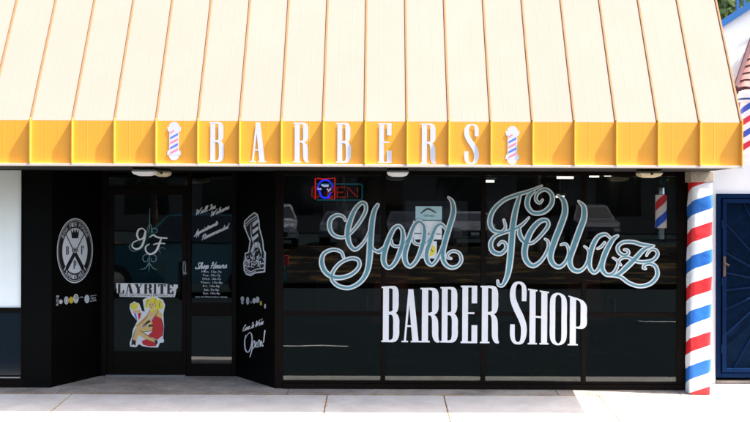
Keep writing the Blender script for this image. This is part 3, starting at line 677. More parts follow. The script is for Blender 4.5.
# right entry wall: striped pole emblem, icons, greeting
rfn = lambda u, v, o: PLR.at(u, v, o+.001)
k6 = 5.275
def p6(L): return [(235+a/k6, 205+c/k6) for a, c in L]
def r6(L): return [(235+a/k6, 205+c/k6, d/k6) for a, c, d in L]
fl = Flat(rfn)
fl.poly(p6([(48,90),(75,62),(102,42),(120,52),(130,90),(132,125),(150,190),(155,240),(165,255),(162,358),(140,362),(110,365),(85,380),(60,372),(48,350),(45,310),(55,285),(52,258),(70,252),(78,195),(60,150),(46,120)]), 0)
fl.poly(p6([(54,93),(78,68),(102,50),(114,58),(124,92),(126,126),(144,192),(150,246),(158,262),(156,352),(110,358),(85,372),(62,364),(54,346),(52,312),(61,286),(58,264),(76,256),(84,194),(66,150),(52,118)]), 1)
for a in (0, 1, 2): fl.poly(p6([(92,100+a*38),(122,78+a*38),(124,94+a*38),(94,122+a*38)]), 0)
fl.ribbon(r6([(58,104,5),(84,80,6),(112,62,5)])); fl.ribbon(r6([(60,116,3),(86,92,3),(114,74,3)])); fl.ribbon(r6([(56,110,3),(62,150,4),(84,190,4)]))
fl.ribbon(r6([(84,110,4),(86,160,4),(98,205,4)])); fl.ribbon(r6([(100,215,10),(96,235,14),(88,252,8)])); fl.ribbon(r6([(122,200,6),(136,240,7),(140,262,4)])); fl.disc(235+112/k6, 205+212/k6, 9/k6, 12/k6, mi=0)
er = random.Random(12)
for k in range(46):
    x, y = er.uniform(60, 150), er.uniform(258, 334); a = er.uniform(0, 6.3); l = er.uniform(5, 13)
    fl.ribbon(r6([(x, y, 2), (x+l*math.cos(a), y+l*math.sin(a), 4.5), (x+l*math.cos(a+.9)*1.4, y+l*math.sin(a+.9)*1.4, 2)]), mi=0)
for k in range(16):
    x, y = er.uniform(88, 140), er.uniform(196, 256); a = er.uniform(1, 2); l = er.uniform(6, 14)
    fl.ribbon(r6([(x, y, 1.5), (x+l*math.cos(a), y+l*math.sin(a), 3.5), (x+l*1.5*math.cos(a+.5), y+l*1.5*math.sin(a+.5), 1.5)]), mi=0)
fl.ribbon(r6([(58,338,4),(85,356,5),(110,344,4),(154,338,4)])); fl.ribbon(r6([(60,352,3),(86,366,4),(112,352,3)])); fl.ribbon(r6([(56,262,4),(60,330,3)])); fl.ribbon(r6([(156,262,4),(156,340,3)]))
fl.build('pole_emblem', ['logow', 'ink'], shop)
fl = Flat(rfn)
for a, c, rx_, ry_, mi in ((42,78,9,13,0),(42,98,7,8,0),(70,88,8,20,0),(88,96,3,6,0),(104,88,9,14,0),(122,82,10,16,0),(140,100,6,12,2),(162,116,5,12,0)): fl.disc(235+a/k6, 285+c/k6, rx_/k6, ry_/k6, mi); fl.ring(235+a/k6, 285+c/k6, rx_*.7/k6, rx_*.25/k6, mi=1, ry=ry_*.6/k6)
fl.build('small_sticker_row', ['tag', 'ink', 'icon_gold'], shop)
fl = Flat(rfn)
cursive(fl, "Come In We're", 243, 332.5, 22, 2.9, 20, pen=.6)
q6 = lambda L: [(235+a/k6, 285+c/k6, d/k6) for a, c, d in L]
for st in ([(62,268,3),(56,300,6),(60,345,7),(76,358,5),(92,320,6),(94,275,6),(84,255,4),(68,270,3),(58,290,3)], [(84,385,4),(92,355,6),(100,310,5),(108,300,5),(110,325,5),(100,340,4)], [(112,325,3),(120,305,5),(114,330,5),(124,330,3)],
           [(126,332,5),(128,300,5),(136,298,5),(138,328,5),(144,322,3)], [(162,245,7),(156,300,5),(154,308,3)], [(153,322,5),(152,327,5)], [(140,330,3),(144,300,5),(150,325,3)]): fl.ribbon(q6(st))
fl.build('greeting_lettering', 'vinylw', shop)

# ================================================================== AWNING
aw = thing('metal_awning', 'cream and yellow standing seam metal awning lettered BARBERS', 'awning', (0, -1.3, 2.3))
AY = -1.3
def AXp(px): return X(px, AY)
TZ, BZ_ = Z(121.5, AY), Z(164.3, AY)
SP = .4057; XR = AXp(741.2); ribs = [XR-SP*k for k in range(22)]; XL = ribs[-1]-.2
RUN, RISE = 1.45, 1.45*1.31/.85
sd = Vector((0, RUN, RISE)); sdn = sd.normalized(); nrm = Vector((0, -RISE, RUN)).normalized()
def sheet(x0, x1, a, d, n, name, m, parent):
    b = MB(); pr = []
    w_ = (x1-x0); st = [(0, 0), (.33, 0), (.345, .0007), (.36, 0), (.64, 0), (.655, .0007), (.67, 0), (1, 0)]
    for u, h in st: pr.append((x0+u*w_, h))
    i = len(b.v)
    for x, h in pr: p = Vector((x, a.y, a.z))+n*h; e = p+d; b.v += [tuple(p), tuple(e)]
    for k in range(len(pr)-1): b.f.append((i+2*k, i+2*k+2, i+2*k+3, i+2*k+1)); b.m.append(0)
    for x, h in (pr[0], pr[-1]): pass
    return b
b = MB()
allx = sorted(ribs+[XL])
for x0, x1 in zip(allx[:-1], allx[1:]):
    s_ = sheet(x0, x1, Vector((0, AY, TZ)), sd, nrm, '', '', None); i = len(b.v); b.v += s_.v; b.f += [tuple(i+k for k in f) for f in s_.f]; b.m += s_.m
b.hexa([(XL, AY+.02, TZ-.005), (XR, AY+.02, TZ-.005), (XR, AY+.02+RUN, TZ-.005+RISE), (XL, AY+.02+RUN, TZ-.005+RISE)], [(XL, AY+.04, TZ-.01), (XR, AY+.04, TZ-.01), (XR, AY+.04+RUN, TZ-.01+RISE), (XL, AY+.04+RUN, TZ-.01+RISE)])
b.build('roof_sheet', 'cream', aw)
b = MB()
for x0, x1 in zip(allx[:-1], allx[1:]):
    s_ = sheet(x0, x1, Vector((0, AY, BZ_)), Vector((0, 0, TZ-BZ_-.001)), Vector((0, -1, 0)), '', '', None); i = len(b.v); b.v += s_.v; b.f += [tuple(i+k for k in f) for f in s_.f]; b.m += s_.m
b.box(XL, XR, AY+.004, AY+.02, BZ_, TZ-.01)
b.build('fascia', 'yellow', aw)
for x in ribs:
    r = MB(); hw = .0105; H_ = .010
    j = random.uniform(-.002, .002)
    r.hexa([Vector((x-hw, AY, TZ))+nrm*-.002, Vector((x+hw, AY, TZ))+nrm*-.002, Vector((x+hw, AY, TZ))+sd-nrm*.002, Vector((x-hw, AY, TZ))+sd-nrm*.002],
           [Vector((x-hw+j, AY, TZ))+nrm*H_, Vector((x+hw+j, AY, TZ))+nrm*H_, Vector((x+hw+j, AY, TZ))+sd+nrm*H_, Vector((x-hw+j, AY, TZ))+sd+nrm*H_])
    r.build('roof_seam', 'seam', aw, bevel=.003)
    hw = .0065; r = MB(); r.box(x-hw+j, x+hw+j, AY-random.uniform(.030, .036), AY+.003, BZ_-.002, TZ+.022); r.build('fascia_seam', 'fseam', aw, bevel=.003)
    r.quad
b = MB(); b.box(XL, XR+.015, AY-.03, AY+.03, BZ_-.028, BZ_-.003); b.build('edge_trim', 'trim', aw, bevel=.003)
b = MB(); b.hexa([(XR-.004, AY+.02, BZ_), (XR-.004, 0.02, BZ_), (XR-.004, AY+RUN, TZ+RISE), (XR-.004, AY+.02, TZ)], [(XR+.012, AY+.02, BZ_), (XR+.012, 0.02, BZ_), (XR+.012, AY+RUN, TZ+RISE), (XR+.012, AY+.02, TZ)])
b.build('end_panel', 'cream', aw)
b = MB(); b.box(XL, XR-.01, AY+.031, -.01, BZ_-.02, BZ_); b.build('soffit', 'soffit', aw)
# small roof patches of rust
fpl = ypl(AY-.0035); ffn = lambda u, v, o: fpl.at(u, v, o)
for ch, x0, x1 in (('B',208.6,223.4),('A',250,264.6),('R',292.8,308.4),('B',335.6,350.4),('E',377.4,392),('R',420,435.6),('S',463.6,478.4)):
    fl = Flat(ffn); glyph(fl, ch, x0, x1, 123.2, 163-(0 if x0 < 400 else -.6)); o = fl.build('awning_letter', 'fletter', aw); o['label'] = 'white slab letter %s on the fascia' % ch
for cx, cy in ((173.6, 142.5), (512, 144.3)):
    fl = Flat(ffn)
    for y_, r_ in ((-13.5, 5.4), (13.5, 5.4)): fl.disc(cx, cy+y_, r_*1.0, 5.8, 0)
    fl.poly([(cx-4.9, cy-14), (cx+4.9, cy-14), (cx+4.9, cy+14), (cx-4.9, cy+14)], 0)
    fl.poly([(cx-7, cy-14), (cx+7, cy-14), (cx+6.4, cy-9.5), (cx-6.4, cy-9.5)], 0); fl.poly([(cx-6.4, cy+9.5), (cx+6.4, cy+9.5), (cx+7, cy+14), (cx-7, cy+14)], 0)
    for k in range(5):
        y_ = cy-11+k*5.0; xl_, xr_ = cx-3.9, cx+3.9
        y2 = max(cy-11.5, y_-2.2)
        fl.poly([(xl_, y_+2.2), (xr_ if k else cx, y2 if k else y_-.6), (xr_ if k else cx, y2+2.3 if k else y_+1.2), (xl_, y_+4.2)], 1 if k % 2 == 0 else 2)
    fl.build('fascia_pole_emblem', ['fletter', 'pink', 'dblue'], aw)

# ---- soffit lamps
def lamp(px, py, y, wpx, m, lab, plate=True):
    x = X(px, y); z = BZ_-.02; wd = wpx*(D+y)/F/2
    t = thing('soffit_lamp', lab, 'lamp', (x, y, z), 'square lamps under the awning')
    b = MB(); b.box(x-wd*.95, x+wd*.95, y-wd*.8, y+wd*.8, z-.012, z); b.build('base_plate', 'black', t)
    b = MB(); h1, h2, h3 = z-.012, z-.045, z-.085
    def lp(s, zz): return [(x-wd*s, y-wd*s, zz), (x+wd*s, y-wd*s, zz), (x+wd*s, y+wd*s, zz), (x-wd*s, y+wd*s, zz)]
    L = [lp(.55, h1), lp(.95, z-.03), lp(1.0, h2), lp(.84, z-.07), lp(.45, h3)]; i = 0
    for l in L: b.v += l
    for k in range(len(L)-1):
        for e in range(4): f = (e+1) % 4; b.f.append((k*4+e, (k+1)*4+e, (k+1)*4+f, k*4+f)); b.m.append(0)
    b.f.append((16, 17, 18, 19)); b.m.append(0)
    b.build('diffuser', m, t)
    if m == 'tanplastic':
        b = MB(); b.box(x-.01, x+.012, y-wd-.008, y-wd*.7, z-.06, z-.035); b.build('latch', 'vinylblack', t)
    return t
lamp(144.6, 171, -.75, 22, 'plastic', 'white faceted lamp under the awning above the glass door')
lamp(162.6, 172, -.45, 15.5, 'tanplastic', 'small yellowed lamp just right of a white one above the door')
lamp(397.5, 172, -.75, 22, 'plastic', 'white faceted lamp under the awning above the script word Good')
lamp(649, 174, -.75, 22.5, 'tanplastic', 'yellowed lamp under the awning near the striped column')

# ================================================================== STRIPED COLUMN
WH, RD, BL = (.78, .79, .83), (.62, .015, .02), (.015, .13, .46)
CXl, CXr, CY0, CY1 = X(691.5, -.25), X(712.5, -.25), -.25, -.02
col = thing('striped_column', 'square column wrapped in red white and blue barber stripes', 'column', ((CXl+CXr)/2, -.13, 0))
def post(name, x0, x1, y0, y1, z0, z1, m, parent, wob=.0075, lean=.0):
    me = bpy.data.meshes.new(name); bm = bmesh.new(); uvl = bm.loops.layers.uv.new('UVMap')
    per = []; n = 6; rc = .012
    P = [(x0, y1), (x0, y0), (x1, y0), (x1, y1)]; s = 0; L = [y1-y0, x1-x0, y1-y0, x1-x0]; st = -(y1-y0)
    for e in range(4):
        a, c = P[e], P[(e+1) % 4]
        for k in range(n): u = k/n; per.append((a[0]+(c[0]-a[0])*u, a[1]+(c[1]-a[1])*u, st+L[e]*u))
        st += L[e]
    N = 60; rows = []
    for j in range(N+1):
        z = z0+(z1-z0)*j/N; row = []
        for i, (x, y, u) in enumerate(per):
            w1 = wob*(math.sin(z*9+u*14+math.sin(z*3.1)*2)+.6*math.sin(z*23-u*31)); cxm, cym = (x0+x1)/2, (y0+y1)/2
            dx, dy = x-cxm, y-cym
            cr = .93 if i % n == 0 else 1.0
            row.append(bm.verts.new((cxm+dx*cr*(1+w1*4)+lean*(z-1)*1.0, cym+dy*cr*(1+w1*4), z)))
        rows.append(row)
    K = len(per)
    for j in range(N):
        for i in range(K):
            i2 = (i+1) % K; f = bm.faces.new((rows[j][i], rows[j][i2], rows[j+1][i2], rows[j+1][i])); f.smooth = True
            us = [per[i][2], per[i][2]+(L[i//n]/n), per[i][2]+(L[i//n]/n), per[i][2]]; vs = [j, j, j+1, j+1]
            for l, uu, vv in zip(f.loops, us, vs): l[uvl].uv = (uu, z0+(z1-z0)*vv/N)
    bm.faces.new(rows[N]); bm.to_mesh(me); bm.free(); me.materials.append(m)
    o = bpy.data.objects.new(name, me); COL.objects.link(o); o.parent = parent; o.matrix_parent_inverse = parent_world(parent).inverted(); return o
# bands go up (white, blue, white, red) - the bottom of blue at the front left edge is at pixel row 212.5
BH = .1455; zb = Z(213.5, -.25)
post('striped_wrap', CXl, CXr, CY0, CY1, -.010, Z(180, -.25), stripes('column_stripes', [BL, WH, RD, WH], BH*4, .33, BH*4*20-zb, rough=.42, bump=.5), col, lean=.008)
b = MB(); b.box(CXl-.01, CXr+.012, CY0-.008, CY1, Z(180, -.25)-.01, BZ_-.021); b.build('capital', 'beige', col, bevel=.004)
b = MB(); b.box(CXl+.02, CXr-.015, CY0+.02, CY1, -.03, .0); b.build('base', 'beige', col)

# ================================================================== NEIGHBOUR ON THE RIGHT
NY = .45
nb = thing('neighbour_building', 'white stucco building with outside stair beside the shop', 'building', (5, NY, 0))
def nx(px): return X(px, NY)
def nz(py): return Z(py, NY)
gx0, gx1 = nx(716), nx(716)+1.05; gz1 = nz(192.5)
# wall polygon with a sloped top, door hole left open
zt = lambda x: nz(24.5)+(x-nx(724))*( (24.5-7.5)/(750-724) )
b = MB()
def wallp(x0, x1, z0, z1a, z1b): b.hexa([(x0, NY, z0), (x1, NY, z0), (x1, NY, z1b), (x0, NY, z1a)], [(x0, NY+.2, z0), (x1, NY+.2, z0), (x1, NY+.2, z1b), (x0, NY+.2, z1a)])
wallp(3.505, gx0, 0, zt(3.505)-.001, zt(gx0)); wallp(gx0, gx1, gz1, zt(gx0), zt(gx1)); wallp(gx1, 9, 0, zt(gx1), zt(gx1)+.2)
b.box(3.505, 3.6, -.0, NY-.001, 0, 2.9) if False else None
b.build('wall', 'nwall', nb)
b = MB(); b.hexa([(3.3, NY-.06, zt(3.3)), (9, NY-.06, zt(9)), (9, NY-.06, zt(9)+.085), (3.3, NY-.06, zt(3.3)+.085)], [(3.3, NY-.003, zt(3.3)), (9, NY-.003, zt(9)), (9, NY-.003, zt(9)+.085), (3.3, NY-.003, zt(3.3)+.085)])
b.build('stair_stringer', 'blue', nb)
for k in range(1, 9):
    x = nx(736)+ (k-1)*(nx(743.2)-nx(736)) if k < 3 else nx(743.2)+(k-2)*.30
    b = MB(); b.box(x-.014, x+.014, NY-.045, NY-.015, zt(x)+.07, zt(x)+1.0); b.build('railing_bar', 'blue', nb)
b = MB(); b.hexa([(3.3, NY-.06, zt(3.3)+1), (9, NY-.06, zt(9)+1), (9, NY-.06, zt(9)+1.05), (3.3, NY-.06, zt(3.3)+1.05)], [(3.3, NY, zt(3.3)+1), (9, NY, zt(9)+1), (9, NY, zt(9)+1.05), (3.3, NY, zt(3.3)+1.05)])
b.build('hand_rail', 'blue', nb)
b = MB(); b.box(gx0+.01, gx1, NY+.0, NY+.15, -.0, .035); b.build('door_step', 'apron', nb)
b = MB(); b.box(gx0, gx1, NY+.16, NY+.2, .0, gz1); b.build('door_recess', 'black', nb)
# pavement in front of the neighbour
b = MB(); b.box(3.505, 16, .0, NY+.2, -.06, -.0015); struct(b.build('neighbour_pavement', 'concrete'))
# security gate
gt = thing('security_gate', 'navy blue steel security gate with sunburst bars over perforated sheet', 'gate', (gx0, NY, 0.07))
b = MB(); g0 = nz(376); fw = .05
b.box(gx0+.004, gx0+fw, NY-.03, NY+.03, g0, gz1-.004); b.box(gx1-fw, gx1-.004, NY-.03, NY+.03, g0, gz1-.004); b.box(gx0+fw+.001, gx1-fw-.001, NY-.029, NY+.03, gz1-.05, gz1-.004); b.box(gx0+fw+.001, gx1-fw-.001, NY-.029, NY+.03, g0, g0+.05)
b.build('outer_frame', 'navy', gt, bevel=.003)
b = MB(); a0, a1 = gx0+fw+.012, gx1-fw-.012; c0, c1 = g0+.06, gz1-.06
b.box(a0, a0+.045, NY-.045, NY+.0, c0, c1); b.box(a1-.045, a1, NY-.045, NY+.0, c0, c1); b.box(a0+.046, a1-.046, NY-.044, NY, c1-.045, c1); b.box(a0+.046, a1-.046, NY-.044, NY, c0, c0+.045)
b.build('leaf_frame', 'navy', gt, bevel=.003)
b = MB(); b.box(a0+.03, a1-.03, NY+.004, NY+.01, c0+.02, c1-.02); b.build('perforated_sheet', 'mesh', gt)
hub = Vector(((a0+a1)/2+.20, NY-.02, (c0+c1)/2+.02))
for k in range(20):
    an = 2*math.pi*k/20+.12; d = Vector((math.cos(an), 0, math.sin(an)))
    tx = ((a1-.046 if d.x > 0 else a0+.046)-hub.x)/d.x if abs(d.x) > 1e-4 else 99; tz = ((c1-.046 if d.z > 0 else c0+.046)-hub.z)/d.z if abs(d.z) > 1e-4 else 99
    t_ = min(tx, tz); b = MB(); p0 = hub+d*.10; p1 = hub+d*t_; b.tube([p0, p1], .009, 4); b.build('sunburst_bar', 'navy', gt)
b = MB(); b.tube([hub+Vector((.1*math.cos(2*math.pi*k/24), 0, .1*math.sin(2*math.pi*k/24))) for k in range(24)], .009, 6, close=True); b.build('hub_ring', 'navy', gt)
b = MB(); b.tube([(a0+.022, NY-.05, nz(262)), (a0+.022, NY-.085, nz(262)), (a0+.06, NY-.09, nz(264))], .011, 8); b.box(a0+.008, a0+.036, NY-.05, NY-.045, nz(275), nz(255)); b.build('handle', 'wood', gt)
for zz in (.35, 1.1, 1.75):
    b = MB(); b.tube([(gx0+fw+.006, NY-.04, zz), (gx0+fw+.006, NY-.04, zz+.09)], .009, 8); b.build('hinge', 'navy', gt)
# small awning roof of clay tiles
rf = thing('tiled_canopy', 'small clay tiled canopy jutting from the white neighbour wall', 'roof', (nx(760), NY-.3, 3.3))
ex0, exz = Plane((0, -.05, 0), (0, -1, 0)).at(737, 103).x, Plane((0, -.05, 0), (0, -1, 0)).at(737, 103).z
p_top = ypl(NY-.02).at(752, 36); p_low = ypl(.14).at(735.5, 86)
o_ = Vector((p_low.x, p_low.y, p_low.z)); ridge = Vector((p_top.x, p_top.y, p_top.z))
run = Vector((1.6, 0, 0))
down = (o_-ridge)
b = MB(); nrow, ncol = 7, 9; nn = down.cross(run).normalized(); nn = nn if nn.z > 0 else -nn
for r_ in range(nrow):
    for c_ in range(ncol):
        a = ridge+down*(r_/nrow)+run*(c_/ncol)+nn*(.012); e = ridge+down*((r_+1.12)/nrow)+run*(c_/ncol)+nn*(.03); wv = run/ncol
        N_ = 6; i = len(b.v)
        for base_ in (a, e):
            for k in range(N_+1): u = k/N_; b.v.append(tuple(base_+wv*u*.97+nn*(math.sin(u*math.pi)*.035+random.uniform(-.003, .003))))
        for k in range(N_): b.f.append((i+k, i+k+1, i+N_+1+k+1, i+N_+1+k)); b.m.append(0)
        for k in range(N_): b.quad([b.v[i+N_+1+k], b.v[i+N_+2+k], tuple(Vector(b.v[i+N_+2+k])-nn*.02), tuple(Vector(b.v[i+N_+1+k])-nn*.02)], 1)
b.build('tiles', ['tile', 'tiledark'], rf)
b = MB(); b.hexa([o_, ridge, ridge+run, o_+run], [o_-nn*.05, ridge-nn*.05, ridge+run-nn*.05, o_+run-nn*.05]); b.build('deck', 'tiledark', rf)
b = MB(); b.tube([ridge+nn*.03-run*.01, o_+nn*.03-run*.01], .028, 8); b.build('verge_tile', 'tiledark', rf)
b = MB(); wl_ = Vector((o_.x, NY-.001, o_.z-.05)); b.hexa([o_-nn*.052, ridge-nn*.052, Vector((ridge.x, NY-.002, o_.z-.2)), Vector((o_.x, o_.y, o_.z-.2))], [v+Vector((.04, 0, 0)) for v in (o_-nn*.052, ridge-nn*.052, Vector((ridge.x, NY-.002, o_.z-.2)), Vector((o_.x, o_.y, o_.z-.2)))]); b.build('gable_board', 'tile', rf)
# wall mounted barber pole
py_ = -.02; px_ = X(748.5, py_); z0, z1 = Z(160, py_), Z(90, py_); pr = 10.6*(D+py_)/F
bp = thing('barber_pole', 'round wall mounted barber pole with white caps right of the awning', 'barber pole', (px_, py_, z0))
me = bpy.data.meshes.new('striped_cylinder'); bm = bmesh.new(); uvl = bm.loops.layers.uv.new('UVMap'); K = 28; rr = pr*.82
rows = [[bm.verts.new((px_+rr*math.cos(2*math.pi*k/K-math.pi), py_+rr*math.sin(2*math.pi*k/K-math.pi), z)) for k in range(K)] for z in (z0+.09, z1-.12)]
for k in range(K):
    f = bm.faces.new((rows[0][k], rows[0][(k+1) % K], rows[1][(k+1) % K], rows[1][k])); f.smooth = True
    for l, (u, v) in zip(f.loops, ((k, z0+.09), (k+1, z0+.09), (k+1, z1-.12), (k, z1-.12))): l[uvl].uv = (u*2*math.pi*rr/K, v)
bm.to_mesh(me); bm.free(); me.materials.append(stripes('pole_stripes', [(.03, .08, .5), (.8, .8, .84), (.6, .02, .06), (.8, .8, .84)], .27, .6, 10, .3, bump=0))
o = bpy.data.objects.new('striped_cylinder', me); COL.objects.link(o); o.parent = bp; o.matrix_parent_inverse = parent_world(bp).inverted()
b = MB(); b.lathe([(pr*.85, z1-.12), (pr*1.03, z1-.115), (pr*1.05, z1-.03), (pr*.95, z1-.02), (pr*.9, z1), (pr*.3, z1+.015)], (px_, py_, 0)); b.build('top_cap', 'plastic', bp, smooth=False)
b = MB(); b.lathe([(pr*1.055, z1-.10), (pr*1.065, z1-.095), (pr*1.065, z1-.085), (pr*1.055, z1-.08)], (px_, py_, 0)); b.build('cap_ring', 'blue', bp)
b = MB(); b.lathe([(pr*.3, z0-.015), (pr*.9, z0), (pr*1.03, z0+.02), (pr*1.03, z0+.08), (pr*.85, z0+.09)], (px_, py_, 0)); b.build('bottom_cap', 'plastic', bp)
for zz in (z0+.02, z1-.09): b = MB(); b.box(px_-.02, px_+.02, py_+pr*.8, NY-.001, zz, zz+.04); b.build('bracket', 'metal', bp)

# ================================================================== TREES
def tree(name, label, x, y, zg, h, cr, n, m, group=None, seed=1, trunk_h=.4):
    rnd = random.Random(seed); t = thing(name, label, 'tree', (x, y, zg), group)
    b = MB(); th = h*trunk_h; b.tube([(x, y, zg-.2), (x+.05, y, zg+th*.5), (x-.03, y+.05, zg+th)], [.2, .15, .12], 8); tips = []
    for k in range(7):
        a = rnd.random()*6.3; e = (x+math.cos(a)*cr*.6, y+math.sin(a)*cr*.6, zg+th+(h-th)*rnd.uniform(.3, .8)); tips.append(e)
        b.tube([(x, y, zg+th*.85), ((x+e[0])/2, (y+e[1])/2, (zg+th+e[2])/2+.1), e], [.08, .05, .02], 6)
    b.build('trunk', 'bark', t)
    b = MB(); cl = []
    for k in range(26):
        a = rnd.random()*6.3; u = rnd.uniform(-.9, 1); rad = math.sqrt(max(0, 1-u*u))*rnd.uniform(.4, 1)
        cl.append((x+math.cos(a)*rad*cr, y+math.sin(a)*rad*cr, zg+th+(h-th)*(.5+u*.5), rnd.uniform(.22, .42)*cr))
    for k in range(n):
        c = cl[rnd.randrange(len(cl))]; d = Vector((rnd.gauss(0, 1), rnd.gauss(0, 1), rnd.gauss(0, .8))).normalized()*(c[3]*rnd.random()**.4)
        p = Vector(c[:3])+d; s_ = rnd.uniform(.06, .14)*(1 if n > 3500 else 1.6); u = Vector((rnd.gauss(0, 1), rnd.gauss(0, 1), rnd.gauss(0, 1))).normalized(); v = u.orthogonal().normalized()
        b.quad([p-u*s_, p+v*s_*.5, p+u*s_, p-v*s_*.5], rnd.random() < .35)
    b.build('crown', ['leaf', 'leafl'], t)
    return t
tree('leafy_tree', 'green leafy tree behind the blue stair rail', 6.75, 7.5, 0, 7.9, 2.6, 19000, 'leaf', seed=4, trunk_h=.35)
gr = 'trees across the street'
for k, (x, y, h, cr) in enumerate([(-9.5, -34, 8, 4.2), (-1.5, -32, 8.5, 4.6), (6.2, -33, 8.5, 4.4), (13, -32, 7.5, 4), (18, -46, 8, 3.5), (-17, -44, 8, 3.6)]):
    tree('shade_tree', 'leafy shade tree across the street, seen only in the window reflections', x, y, .3, h, cr, 2600, 'leaf', gr, 20+k, .42)

# ================================================================== CARS ACROSS THE STREET (seen in the glass)
def make_car(label, paint, loc, rz, kind='sedan', group='cars parked across the street'):
    t = bpy.data.objects.new('parked_car', None); COL.objects.link(t); tag(t, label, 'car', group)
    if kind == 'suv': prof = [(-2.2, .35), (-2.25, .75), (-2.15, 1.05), (-2.0, 1.10), (-1.75, 1.68), (-.2, 1.76), (.35, 1.70), (.95, 1.12), (1.95, .98), (2.2, .8), (2.25, .38)]; gls = (4, 6)
    else: prof = [(-2.2, .32), (-2.25, .65), (-2.15, .92), (-1.6, .98), (-.95, 1.36), (-.1, 1.44), (.4, 1.38), (1.05, .98), (1.95, .84), (2.2, .66), (2.25, .34)]; gls = (4, 6)
    W = .9; body = MB()
    def yw(z): return W*(1-.0) if z < 1.0 else W*(1-.34*(z-1.0)/.6)
    secs = []
    for (x, z) in prof:
        ww = W if z <= prof[7][1]+.001 else W-.22*(z-prof[7][1])/.55
        ww *= (.93 if abs(x) > 2.1 else 1); secs.append((x, z, ww))
    for (a, c) in zip(secs[:-1], secs[1:]):
        body.quad([(a[0], -a[2], a[1]), (c[0], -c[2], c[1]), (c[0], c[2], c[1]), (a[0], a[2], a[1])])
    for s_ in (-1, 1):
        low = [p for p in secs if p[1] <= secs[7][1]+.13]
        belt = secs[7][1] if kind == 'sedan' else secs[7][1]
        for (a, c) in zip(secs[:-1], secs[1:]):
            body.quad([(a[0], s_*a[2], a[1]), (c[0], s_*c[2], c[1]), (c[0], s_*W*.96, .3), (a[0], s_*W*.96, .3)][::s_])
    body.quad([(-2.2, -.86, .3), (2.2, -.86, .3), (2.2, .86, .3), (-2.2, .86, .3)])
    body.build('body', paint, t, smooth=False)
    g = MB(); bz = prof[7][1]
    def gq(a, c):
        A, C = secs[a], secs[c]; n_ = Vector((C[1]-A[1], 0, -(C[0]-A[0]))).normalized(); n_ = n_ if n_.z > 0 else -n_; o2 = n_*.012
        u0, u1 = .12, .9
        P_ = [Vector((A[0]+(C[0]-A[0])*u, 0, A[1]+(C[1]-A[1])*u)) for u in (u0, u1)]; w0 = A[2]+(C[2]-A[2])*u0-.08; w1 = A[2]+(C[2]-A[2])*u1-.08
        g.quad([P_[0]+o2+Vector((0, -w0, 0)), P_[1]+o2+Vector((0, -w1, 0)), P_[1]+o2+Vector((0, w1, 0)), P_[0]+o2+Vector((0, w0, 0))])
    gq(3, 4); g.build('rear_window', 'car_glass', t); g = MB(); gq(6, 7); g.build('windscreen', 'car_glass', t)
    for s_ in (-1, 1):
        g = MB(); top = prof[5][1]-.08; xs = (prof[4][0]+.05, prof[6][0]-.02)
        wa = W-.22*(top-bz)/.55+.012; wb = W*.985+.012
        g.quad([(prof[3][0]+.3, s_*wb, bz+.03), (prof[7][0]-.2, s_*wb, bz+.03), (xs[1], s_*wa, top), (xs[0], s_*wa, top)]); g.build('side_window', 'car_glass', t)
        for xx in (-1.35, 1.4):
            wv = MB(); n_ = 18
            wv.hexa([(xx+.33*math.cos(2*math.pi*k/n_), s_*.70, .33+.33*math.sin(2*math.pi*k/n_)) for k in range(n_)], [(xx+.33*math.cos(2*math.pi*k/n_), s_*.93, .33+.33*math.sin(2*math.pi*k/n_)) for k in range(n_)])
            wo = wv.build('wheel', 'tyre', t); wv = MB()
            wv.hexa([(xx+.2*math.cos(2*math.pi*k/n_), s_*.90, .33+.2*math.sin(2*math.pi*k/n_)) for k in range(n_)], [(xx+.2*math.cos(2*math.pi*k/n_), s_*.945, .33+.2*math.sin(2*math.pi*k/n_)) for k in range(n_)]); wv.build('rim', 'chrome', wo)
        hl = MB(); hl.box(2.19, 2.27, s_*.72-.14, s_*.72+.14, .60, .76); hl.build('headlight', 'lampglass', t)
        hl = MB(); hl.box(-2.29, -2.2, s_*.72-.12, s_*.72+.12, .68, .88); hl.build('tail_light', 'red', t)
    gq2 = MB(); gq2.box(2.2, 2.275, -.5, .5, .42, .62); gq2.build('grille', 'vinylblack', t)
    pl = MB(); pl.box(2.276, 2.285, -.17, .17, .44, .56); pl.build('number_plate', 'paper', t)
    t.location = loc; t.rotation_euler = (0, 0, rz); return t
pw = mat('white_car_paint', (.38, .39, .41), .25, coat=.6); pg2 = mat('grey_white_paint', (.16, .165, .175), .3, coat=.4); pt = mat('teal_car_paint', (.03, .16, .19), .2, metal=.3, coat=1.0); pk = mat('dark_car_paint', (.03, .03, .035), .25, coat=.6); ps = mat('silver_car_paint', (.07, .075, .08), .3, metal=.3, coat=.5)
make_car('white boxy car parked across the street, seen in the left end of the window', pw, (-4.4, -36, .42), R(85), 'suv')
make_car('silver sedan parked across the street, second from the white boxy car', ps, (-1.6, -38.2, .45), R(92))
make_car('dark sedan parked across the street between the silver and white sedans', pk, (1.2, -38.4, .45), R(90))
make_car('white sedan parked across the street beside a dark one', pg2, (3.9, -38.0, .45), R(88))
make_car('silver boxy car at the right end of the row across the street', ps, (9.3, -38.5, .45), R(90), 'suv')
make_car('tall teal car standing on the road, mirrored in the shop door', pt, (-4.9, -15.2, -.25), R(180), 'suv', None).scale = (1.15, 1.15, 1.2)

# ================================================================== BUILDINGS ACROSS THE STREET
fb = thing('office_building', 'long low dark building behind the trees across the street', 'building', (0, -60, .5))
b = MB(); b.box(-50, 50, -70, -60, .5, 9); b.build('wall', 'bldg', fb)
for k in range(-9, 10):
    b = MB(); b.box(k*5-1.4, k*5+1.4, -60.0+.002, -59.95, 1.6, 4.0); b.build('window', 'car_glass', fb)
b = MB(); b.box(-51, 51, -60, -58.6, 5, 5.4); b.build('canopy', 'bldg2', fb)

